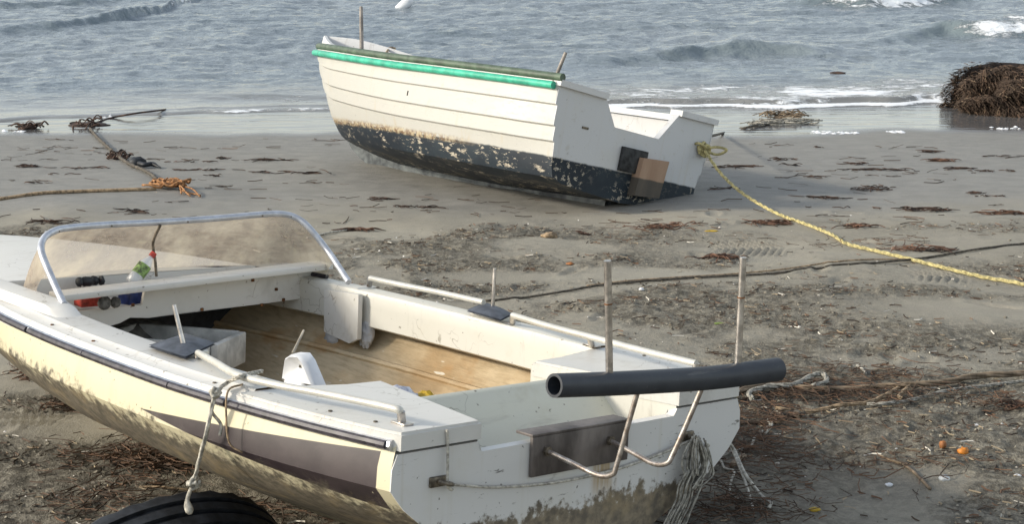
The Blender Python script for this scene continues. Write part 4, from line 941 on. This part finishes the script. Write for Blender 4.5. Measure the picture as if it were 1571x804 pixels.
# frayed net bundle on the starboard eye bolt
m = MB(); rg = np.random.default_rng(14)
e0 = NB.w(NB.pl(1068, 672, 0, -.04))
for k in range(0, 90, 2):
    o1 = rg.normal(); 
    if k < 30: px = [(1064 + 4 * o1, 674), (1058 + 7 * o1, 695), (1056 + 8 * o1, 715), (1060 + 6 * o1, 732)]
    elif k < 55: px = [(1072 + 4 * o1, 674), (1082 + 4 * o1, 700), (1080 + 6 * o1, 722), (1072 + 6 * o1, 738), (1062 + 5 * o1, 748)]
    else: px = [(1066 + 6 * o1, 722), (1058 + 9 * o1, 745), (1052 + 8 * o1, 770), (1038 + 8 * o1, 800), (1024 + 9 * o1, 830)]
    dd = rg.random() * .035; m.tube(crom([NB.w(NB.pl(u + rg.normal(0, 1.3), v + rg.normal(0, 3), 0, -.03 - dd)) for u, v in px], 5), .0028, 5)
tag(m.build('net_bundle', M_ROPEG, None, 180), 'frayed grey netting tied to the starboard end of the near transom', 'net')
tl = NB.w(NB.pl(1084, 684, 0, -.04))
for px, r_, lb in (([(1118, 725), (1142, 752), (1168, 762), (1183, 774), (1178, 784)], .006, 'pale stiff rope sprawling right from the transom netting'), ([(1110, 716), (1136, 748), (1152, 770), (1155, 786)], .005, 'short pale rope end drooping beside the transom netting')):
    P = [tl] + [onpx(u, v, .012 + .10 * max(0, 1 - i / 2)) for i, (u, v) in enumerate(px)]; rope('loose_rope', P, r_, M_ROPEW, lb, n=7)
rope('thin_rope', ropepts([(1108, 704), (1120, 700), (1136, 694), (1152, 686), (1158, 672), (1170, 664), (1182, 652), (1178, 640), (1188, 631), (1198, 634), (1186, 645), (1183, 660), (1168, 672)], .006), .005, M_ROPEW, 'thin white doubled cord looping over dark sand right of the near boat', n=6)
rope('thin_rope', ropepts([(1106, 712), (1112, 722), (1126, 726), (1122, 740), (1120, 760), (1135, 768), (1158, 773), (1175, 770)], .006), .0045, M_ROPEW, 'thin white cord curling on the sand below the doubled cord', n=6)
# old ropes and roots right of the stern
rope('old_rope', ropepts([(1120, 610), (1160, 598), (1200, 595), (1250, 597), (1300, 594), (1345, 592), (1400, 592), (1450, 588), (1500, 581), (1571, 575), (1660, 565)], .03), .014, M_WOODB, 'thick grey-brown rope stretched right from the near stern across the debris', strands=1)
rope('old_rope', ropepts([(1190, 632), (1240, 629), (1290, 624), (1330, 618), (1360, 606), (1385, 590), (1396, 592), (1380, 606), (1382, 612)], .028), .009, M_ROPET, 'brown rope ending in a small loop on the debris', strands=1)
rope('old_rope', ropepts([(1330, 620), (1360, 621), (1400, 611), (1450, 601), (1510, 590), (1571, 582), (1650, 572)], .02), .008, M_ROPEG, 'grey line running right from the looped brown rope', strands=1)
rope('old_rope', ropepts([(1155, 615), (1150, 605), (1180, 598), (1218, 595), (1244, 582), (1262, 578), (1268, 588), (1245, 596)], .035), .012, M_ROPEG, 'loose grey rope bight lying behind the near stern', strands=1)
rope('thick_dark_rope', ropepts([(1195, 640), (1215, 634), (1232, 640)], .016), .017, M_ROPED, 'short dark twisted rope end beside the white cord', strands=1)

# ================================================================== SMALL THINGS ON THE BEACH
def strips(n, sampler, col_mix, seed, lmin=.02, lmax=.09, wmin=.002, wmax=.006, aniso=0.0, lift=.006, curl=.35):
    rg = np.random.default_rng(seed); V = []; F = []; C = []
    P = sampler(rg, n); H = [gh(a_, b_) for a_, b_ in P]
    for i in range(len(P)):
        L = rg.uniform(lmin, lmax) * (1 + .5 * rg.random()); w = rg.uniform(wmin, wmax); a = rg.normal(0, .35) if rg.random() < aniso else rg.uniform(0, math.pi)
        d = np.array([math.cos(a), math.sin(a), rg.normal(0, .10)]); s = np.array([-math.sin(a), math.cos(a), 0]); b = rg.normal(0, curl) * L
        p = np.array([P[i, 0], P[i, 1], H[i] + lift * (.3 + rg.random())]); k = len(V)
        for t, bb in ((-.5, 0), (0, b), (.5, 0)):
            q = p + d * L * t + s * bb * .5; q[2] = max(q[2], p[2] - lift * .2); V += [q - s * w, q + s * w, q + np.array([0, 0, w * 1.1])]
        for o in (0, 3): F += [(k + o, k + o + 3, k + o + 5, k + o + 2), (k + o + 2, k + o + 5, k + o + 4, k + o + 1)]
        c = rg.random(); C += [c] * 9
    return V, F, C
def litter_mat():
    t = MT('litter', .8, (.1, .06, .03), 0, .2); a = t.attr('tone').outputs['Fac']
    c = t.mix(t.step(.0, .35, a), (.030, .020, .014), (.07, .048, .034)); c = t.mix(t.step(.45, .7, a), c, (.135, .078, .048)); c = t.mix(t.step(.78, .86, a), c, (.30, .24, .16)); c = t.mix(t.step(.95, .97, a), c, (.62, .58, .5)); t.color(c); return t.m
M_LIT = litter_mat()
def stuff(name, V, F, C, label, mat, cat):
    me = mesh(V, F, name); at = me.attributes.new('tone', 'FLOAT', 'POINT'); at.data.foreach_set('value', np.array(C, np.float32))
    o = link(name, me, None, mat); return tag(o, label, cat, None, 'stuff')
def in_near(P):
    L = (P - NB.t[None, :2]) @ NB.M[:2, :2]
    return (L[:, 0] > -.05) & (L[:, 0] < 3.6) & (np.abs(L[:, 1]) < .25)
def churn_sampler(x0, x1, y0, y1, power=1.5):
    def f(rg, n):
        out = []
        while len(out) < n:
            P = np.stack([rg.uniform(x0, x1, 4 * n), y0 + (y1 - y0) * rg.random(4 * n)], 1); c, w_, fi, da = ground_masks(P[:, 0], P[:, 1])
            k = (rg.random(4 * n) < c ** power) & (fbm(P[:, 0] * 3.1, P[:, 1] * 5.0, 3, 303) + .22 * rg.random(4 * n) > .56); out += list(P[k & ~in_near(P)])
        return np.array(out[:n])
    return f
def spot_sampler(spots):
    def f(rg, n):
        w = np.array([s[4] for s in spots], float); w /= w.sum(); out = []
        for s, k in zip(spots, (w * n).astype(int)):
            c = gpx(s[0], s[1]); out += [c[:2] + rg.normal(0, 1, 2) * np.array([s[2], s[3]]) for _ in range(k)]
        return np.array(out)
    return f
V, F, C = strips(5200, churn_sampler(-3.2, 3.6, 4.8, 11.2), None, 1, .012, .05, .0015, .004, .2)
stuff('seagrass_litter', V, F, C, 'fine dark seagrass and twig litter trodden into the sand', M_LIT, 'litter')
def shore_sampler(rg, n):
    out = []
    while len(out) < n:
        y = rg.uniform(10.2, 15.4, 3 * n); x = rg.uniform(-5, 6, 3 * n); k = fbm(x * .8, y * 4.0, 3, 201) > .585 + .05 * rg.random(3 * n)
        out += list(np.stack([x, y], 1)[k])
    return np.array(out[:n])
V, F, C = strips(460, shore_sampler, None, 2, .02, .13, .0015, .0045, .85, .006, .35)
stuff('strandline_seagrass', V, F, [c * .62 for c in C], 'thin dark seagrass strips strewn along the wet shore sand', M_LIT, 'seagrass')
V, F, C = strips(2600, spot_sampler([(1200, 596, .22, .10, 5), (1300, 600, .25, .10, 4), (1170, 640, .10, .10, 3), (1110, 780, .14, .12, 4), (1180, 700, .15, .2, 2), (210, 700, .16, .10, 5), (260, 705, .10, .08, 4), (60, 575, .06, .05, 2), (110, 625, .06, .05, 2), (430, 795, .25, .12, 4), (170, 760, .12, .08, 2), (1340, 570, .2, .08, 2), (1540, 620, .08, .05, 1), (1330, 380, .25, .08, 1), (1420, 720, .15, .12, 1), (1000, 355, .25, .12, 1), (1150, 690, .10, .12, 3)]), None, 3, .02, .10, .0012, .0028, .15, .03, .6)
stuff('debris_mat', V, F, [.15 + .62 * c for c in C], 'matted reddish roots and dry seagrass around the near stern', M_LIT, 'debris')
# clods and shell bits
def lumps(n, sampler, seed, r0, r1, tone):
    rg = np.random.default_rng(seed); P = sampler(rg, n); H = [gh(a_, b_) for a_, b_ in P]; V = []; F = []; C = []
    for i in range(len(P)):
        r = r0 + (r1 - r0) * rg.random() ** 3; k = len(V); sx, sy, sz = r * rg.uniform(.7, 1.5), r * rg.uniform(.7, 1.4), r * rg.uniform(.4, .9); a = rg.random() * 3; c = np.array([P[i, 0], P[i, 1], H[i] + sz * .3])
        for q in ((1, 0, 0), (0, 1, 0), (-1, 0, 0), (0, -1, 0), (.2, .1, 1), (.5, -.5, .6), (-.5, .45, .65), (0, 0, -.6)):
            x_, y_, z_ = [q[0] * sx, q[1] * sy, q[2] * sz] + rg.normal(0, .15 * r, 3); V.append(c + np.array([x_ * math.cos(a) - y_ * math.sin(a), x_ * math.sin(a) + y_ * math.cos(a), z_]))
        F += [tuple(k + j for j in f) for f in ((0, 1, 4), (1, 6, 4), (1, 2, 6), (2, 4, 6), (2, 3, 4), (3, 5, 4), (3, 0, 5), (0, 4, 5), (1, 0, 7), (2, 1, 7), (3, 2, 7), (0, 3, 7))]; t_ = tone(rg); C += [t_] * 8
    return V, F, C
def clod_mat():
    t = MT('sand_clod', .9, (.2, .17, .13), 0, .2); a = t.attr('tone').outputs['Fac']; t.color(t.mix(a, (.10, .088, .068), (.30, .27, .212))); return t.m
M_CLOD = clod_mat()
V, F, C = lumps(17000, churn_sampler(-3.2, 3.6, 4.8, 11.3, 1.6), 5, .0018, .010, lambda r: r.random())
stuff('sand_clods', V, F, C, 'crumbs and clods of damp sand in the churned strip', M_CLOD, 'sand')
t = MT('shell_white', .6, (.66, .62, .55), 0, .4); t.color(t.mix(t.attr('tone').outputs['Fac'], (.45, .40, .33), (.78, .75, .7)))
V, F, C = lumps(420, churn_sampler(-3, 3.4, 4.9, 11.5, .5), 6, .003, .009, lambda r: r.random())
stuff('shell_bits', V, F, C, 'white shell fragments scattered over the sand', t.m, 'shells')

def tuft(name, px, n, rx, ry, L, mat, label, cat, group=None, seed=0, h=.03, r=.004, into=None):
    rg = np.random.default_rng(seed); c = onpx(*px); m = into or MB()
    for k in range(n):
        a = rg.normal(0, .5) if rg.random() < .7 else rg.uniform(0, 3.1); l = L * rg.uniform(.5, 1.2); p = c + np.array([rg.normal(0, rx), rg.normal(0, ry), 0]); d = np.array([math.cos(a), math.sin(a), 0]) * l / 2
        z = [gh(*(p + d * s)[:2]) for s in (-1, 0, 1)]; q = [p - d, p + rg.normal(0, l * .1, 3), p + d]
        for i in range(3): q[i] = np.array([q[i][0], q[i][1], z[i] + r + h * rg.random() * (1 if i == 1 else .6)])
        m.tube(crom(q, 3), [r * .6] + [r] * 5 + [r * .5], 5)
    return None if into else tag(m.build(name, mat, None, 180), label, cat, group)
WM = MB()
for k, (u, v) in enumerate(((1270, 231), (1310, 248), (1205, 243), (1340, 259), (1245, 273), (1360, 287), (1260, 305), (1295, 322), (1420, 236), (1470, 262), (1530, 258), (1550, 238), (1500, 292), (1130, 256), (1105, 293), (1520, 300), (40, 258), (90, 271), (130, 263), (310, 257), (350, 240), (400, 262), (300, 247), (420, 246), (50, 282), (340, 272), (455, 268), (640, 320), (600, 300), (200, 322))):
    tuft(None, (u + (k * 37) % 23 - 11, v + (k * 17) % 9 - 4), 4 + (k * 5) % 17, .03 + .035 * (k % 4), .012 + .012 * (k % 3), .05 + .03 * ((k * 3) % 5), M_WEED, None, None, None, 100 + k, .012, .0032, WM)
wo = WM.build('seagrass_wisps', M_WEED, None, 180); tag(wo, 'wisps of dark seagrass on the wet sand between boat and water', 'seagrass', None, 'stuff')
for k, (px, n, rx, ry, L, mt, lb) in enumerate((((1445, 247), 40, .07, .03, .18, M_WEEDR, 'flat reddish weed clump on wet sand below the weed heap'), ((1340, 290), 26, .09, .03, .2, M_WEED, 'dark weed wisp pile on the sand right of the boat shadow'),
        ((1425, 323), 60, .10, .05, .2, M_WEED, 'broad dark weed clump right of the boat shadow'), ((1540, 328), 60, .10, .05, .2, M_WEEDR, 'brown weed clump near the right edge of the sand'), ((1180, 347), 60, .09, .05, .2, M_WEEDR, 'red-brown weed clump at the lower edge of the boat shadow'),
        ((1315, 352), 45, .07, .04, .16, M_WEEDR, 'red-brown weed clump beside the yellow rope'), ((1395, 388), 45, .10, .06, .18, M_WEEDR, 'thin red weed spread where yellow and dark ropes cross'), ((1440, 390), 30, .06, .03, .16, M_WEED, 'dark weed strip left of the taut rope crossing'),
        ((550, 350), 50, .06, .025, .18, M_WEEDR, 'red weed wisp at the end of the short white cord'), ((80, 345), 40, .12, .05, .2, M_WEED, 'dark weed streaks left behind the windscreen'), ((1010, 352), 80, .12, .06, .14, M_WEEDR, 'rusty weed patch below the rowing boat stern'),
        ((1110, 395), 90, .09, .05, .14, M_WEEDR, 'brown weed patch beside the tyre track'), ((895, 357), 22, .03, .02, .08, M_WEED, 'small dark weed knot under the rowing boat'), ((60, 578), 60, .05, .06, .10, M_WEEDR, 'rusty weed tuft beside the near hull at the left edge'), ((112, 622), 45, .04, .05, .09, M_WEEDR, 'second rusty weed tuft against the near hull'),
        ((1550, 620), 36, .04, .03, .10, M_WEEDR, 'orange-brown root tuft at the right edge'), ((1215, 255), 10, .05, .02, .16, M_WEED, 'thin weed sliver right of the knot'))):
    tuft('weed_clump', px, int(n * .6), rx * .8, ry * .7, L * .7, mt, lb, 'weed', None, 200 + k, .02, .0032)
# weed clumps in the shallows
def clump_at(name, pts3, n, L, mat, label, seed, r=.008, h=.08):
    rg = np.random.default_rng(seed); m = MB(); pc = sum(np.array(q) for q in pts3) / len(pts3); ex_ = max(np.linalg.norm((np.array(q) - pc)[:2]) for q in pts3) + .05; m.grid(blob(pc + np.array([0, 0, .004]), (ex_ * .7, ex_ * .4, h * .25), (6, 14), seed, .35), closev=True)
    for k in range(n):
        p = np.array(pts3[rg.integers(len(pts3))]) + rg.normal(0, 1, 3) * np.array([.05, .05, .0]) ; a = rg.normal(0, .6); l = L * rg.uniform(.4, 1.2); d = np.array([math.cos(a), math.sin(a), 0]) * l / 2
        q = [p - d + np.array([0, 0, .02]), p + np.array([0, 0, h * rg.random()]), p + d + np.array([0, 0, .02 + .3 * h * rg.random()])]; m.tube(crom(q, 3), r * rg.uniform(.6, 1.2), 5)
    return tag(m.build(name, mat, None, 180), label, 'weed')
def wp(u, v, dz=0): p = spx(u, v, gz(16) - .02); return np.array([p[0], p[1], max(gh(p[0], p[1]), SEAZ) + dz])
clump_at('shallows_weed', [wp(1170, 193), wp(1190, 191), wp(1210, 190), wp(1235, 189)], 70, .22, M_ROPEG, 'pale grey weed and net scrap in the shallows right of the rowing boat', 41, .006, .05)
clump_at('shallows_weed', [wp(1185, 178), wp(1205, 176), wp(1222, 178), wp(1218, 182)], 60, .18, M_WOODB, 'upright weed and stick clump behind the grey net scrap', 42, .006, .07)
clump_at('shallows_weed', [wp(130, 190), wp(141, 186), wp(137, 196), wp(133, 199)], 26, .11, M_WEED, 'dark weed clump at the water edge on the left rope', 43, .007, .07)
clump_at('shallows_weed', [wp(30, 200), wp(45, 199), wp(50, 199)], 30, .15, M_WEED, 'dark weed drift in the shallows at the left edge', 44, .008, .07)
clump_at('rope_weed', [onpx(182, 241), onpx(186, 243), onpx(178, 244)], 24, .07, M_WEED, 'weed tuft caught midway on the weedy rope', 45, .007, .07)
m = MB(); m.grid(blob(onpx(211, 255, .03), (.07, .05, .045), (8, 12), 6, .3), closev=True); m.tube(crom([onpx(213, 256, .03), onpx(222, 258, .03), onpx(234, 257, .03), onpx(247, 259, .01)], 5), [.02] * 12 + [.016, .012, .008, .004], 7)
tag(m.build('rubber_scrap', M_BLACK, None, 180), 'black rubber scrap lying on the weedy rope', 'scrap')
tag(MB().tube(crom([onpx(1335, 117, 0), onpx(1336, 117, 0)], 2), .01, 5).build('x', M_WEED), 'x', 'x') if False else None
p = spx(1285, 116); tag(MB().grid(blob(p + np.array([0, 0, .03]), (.10, .06, .02), (6, 12), 3, .4), closev=True).build('floating_weed', M_WEED, None, 180), 'small dark weed scrap floating in front of the breaking waves', 'weed')
p = spx(621, 12); bu = empty('mooring_buoy', loc=tuple(p)); tag(bu, 'white mooring buoy tilted on the water behind the rowing boat', 'buoy')
dv = np.array([.62, 0, .45]); dv /= np.linalg.norm(dv)
pr = [(-.16, .03), (-.15, .07), (-.05, .085), (.06, .09), (.12, .075), (.155, .04), (.16, .0)]
MB().tube([dv * a + np.array([0, 0, .06]) for a, r in pr], [max(r, .002) for a, r in pr], 16).build('buoy_body', M_WHITEP, bu, 60)
# sticks, fruit, scraps in the foreground
def stick(px, r, label, mat=M_WOODB): tag(MB().tube(crom(ropepts(px, r), 5), r, 7).build('drift_stick', mat, None, 180), label, 'stick')
stick([(1385, 712), (1405, 728), (1427, 750)], .006, 'thin straight stick on the foreground sand at the lower right')
stick([(1350, 700), (1368, 707), (1388, 713)], .004, 'short twig leading up to the thin straight stick', M_ROPET)
stick([(1120, 650), (1150, 645), (1175, 642), (1198, 648)], .008, 'thick stick lying by the white cord behind the stern')
stick([(1122, 720), (1132, 712), (1142, 707)], .010, 'short thick stick between the white cords')
stick([(1315, 556), (1324, 564), (1328, 569)], .006, 'short pale stick above the debris strip', M_ROPEW)
stick([(215, 590 + 155), (250, 748), (300, 747)], .004, 'thin twig lying behind the tyre', M_ROPET)
stick([(160, 695), (210, 700), (262, 704)], .0035, 'fine bent twig along the hull on the left', M_ROPET)
stick([(180, 742), (196, 733), (215, 730)], .003, 'wiry root curl in front of the tyre', M_ROPET)
def lump(name, px, r, mat, label, cat, seed, n=(8, 12), jit=.25): tag(MB().grid(blob(onpx(*px, r[2] * .6), r, n, seed, jit), closev=True).build(name, mat, None, 180), label, cat)
lump('orange_peel', (1446, 690), (.014, .014, .017), M_BROWNF, 'small brown-orange dried fruit, left of the bright orange peel', 'fruit', 1)
lump('orange_peel', (1478, 698), (.022, .016, .015), M_ORANGE, 'bright orange peel on the foreground sand at the right', 'peel', 2, (8, 12), .6)
lump('brown_fruit', (992, 796), (.024, .024, .022), M_BROWNF, 'round brown fruit under the near transom', 'fruit', 3, (10, 14), .08)
lump('yellow_scrap', (1250, 781), (.020, .012, .008), M_YEL, 'yellow leaf scrap at the bottom right of the near boat', 'scrap', 4)
lump('plastic_scrap', (1449, 736), (.018, .014, .012), M_CLEAR, 'crumpled clear plastic scrap on the foreground sand', 'scrap', 5, (8, 12), .6)
lump('white_pebble', (1364, 740), (.014, .009, .007), M_WHITEP, 'white pebble left of the thin straight stick', 'pebble', 6)
lump('white_scrap', (1561, 733), (.014, .008, .005), M_WHITEP, 'white shell scrap at the right edge of the foreground', 'shell', 7)
lump('green_leaf', (1104, 497), (.026, .008, .006), M_GREEN, 'curled green leaf on the sand between the two upright posts', 'leaf', 8)
lump('dry_leaf', (843, 366), (.05, .03, .022), M_ROPET, 'dry brown leaf on the sand below the rowing boat stern', 'leaf', 9, (8, 12), .5)
lump('orange_scrap', (875, 406), (.022, .02, .008), M_BROWNF, 'small orange leaf scrap in the middle of the churned sand', 'leaf', 10, (8, 12), .7)
lump('yellow_strip', (1092, 357), (.045, .012, .006), M_YEL, 'yellow strip beside the tyre track below the rowing boat', 'scrap', 11)
lump('pale_shell', (984, 452), (.014, .012, .010), M_WHITEP, 'pale shell between the upright posts', 'shell', 12)
lump('dark_bag', (38, 382), (.12, .06, .03), simple('navy_cloth', (.02, .022, .045), .7), 'dark navy bag on the sand beyond the foredeck', 'bag', 13, (8, 14), .5)
# foam left on the wet sand
rg = np.random.default_rng(3); V, F, C = [], [], []
for (u0, u1, v, n) in ((1242, 1316, 208, 46), (1360, 1385, 206, 22), (1500, 1571, 199, 9), (0, 40, 205, 10), (130, 170, 176, 16)):
    for _ in range(n):
        u = rg.uniform(u0, u1); p = wp(u, v + rg.normal(0, 1.1), .002); r = rg.uniform(.006, .022); k = len(V)
        V.append(p + np.array([0, 0, (.6 * rg.random() + .2) * r])); V += [p + np.array([r * 1.6 * math.cos(a) * rg.uniform(.7, 1.2), r * math.sin(a) * rg.uniform(.7, 1.2), 0]) for a in np.linspace(0, 6.283, 8)[:-1]]
        F += [(k, k + 1 + j, k + 1 + (j + 1) % 7) for j in range(7)]; C += [1] * 8
stuff('foam', V, F, C, 'white foam flecks left on the wet sand', simple('sea_foam', (.82, .83, .84), .6, .05), 'foam')

# weed heap at the right, standing in the shallows
hc = spx(1545, 176, gz(16.8)); hx, hy, hz = 1.2, .75, .43
hp = empty('seaweed_heap', loc=(float(hc[0]) + .60, float(hc[1]) + .45, gh(hc[0], hc[1]) - .02)); tag(hp, 'big dark brown seaweed heap standing in the shallows at the right edge', 'seaweed')
def heap_pt(th, ph, k=1.0):
    e = .75; d = np.array([math.cos(ph) * math.sin(th), math.sin(ph) * math.sin(th), math.cos(th)])
    r = 1 + .50 * (vnoise(np.array([ph * 1.6 + 9]), np.array([th * 2.2]), 7)[0] - .5) + .26 * (vnoise(np.array([ph * 5]), np.array([th * 5]), 8)[0] - .5)
    s = np.sign(d) * np.abs(d) ** e; gap = .22 * math.exp(-((ph - 4.62) / .10) ** 2) * (th / 1.57) ** 2
    return np.array([s[0] * hx * (r - gap), s[1] * hy * (r - gap), s[2] * hz * r]) * k
MB().grid([[heap_pt(th, ph, .93) for ph in np.linspace(0, 2 * math.pi, 48, endpoint=False)] for th in np.linspace(.02, 1.62, 22)], closev=True).build('mound', simple('wet_weed_core', (.014, .009, .007), .8, .5, 12, .6), hp, 180)
rg = np.random.default_rng(77); V, F, C = [], [], []
for _ in range(15000):
    ph = rg.uniform(2.6, 6.9); th = math.acos(rg.uniform(0.0, 1.0)); th = min(th, 1.56); p = heap_pt(th, ph, rg.uniform(.94, 1.01)); q = heap_pt(min(th + .12, 1.6), ph, 1.0)
    down = q - p; down /= np.linalg.norm(down) + 1e-9; out_ = p / np.linalg.norm(p); side = np.cross(down, out_)
    d = down * rg.uniform(-.2, 1) + side * rg.normal(0, 1.2) + out_ * rg.uniform(-.1, .5); d /= np.linalg.norm(d); L = rg.uniform(.03, .10); w = rg.uniform(.003, .0065); s = np.cross(d, out_); s /= np.linalg.norm(s) + 1e-9; k = len(V)
    for t_ in (0, .5, 1): 
        c_ = p + d * L * t_ + np.array([0, 0, -.25 * L * t_ * t_]); ww = w * (1 - .5 * t_); V += [c_ - s * ww, c_ + s * ww]
    F += [(k, k + 1, k + 3, k + 2), (k + 2, k + 3, k + 5, k + 4)]; c_ = rg.random(); C += [.40 * c_ if c_ < .85 else (.56 if c_ < .97 else .82)] * 6
me = mesh(V, F, 'strands'); at = me.attributes.new('tone', 'FLOAT', 'POINT'); at.data.foreach_set('value', np.array(C, np.float32))
o = link('strands', me, hp, M_LIT); o['kind'] = 'stuff'
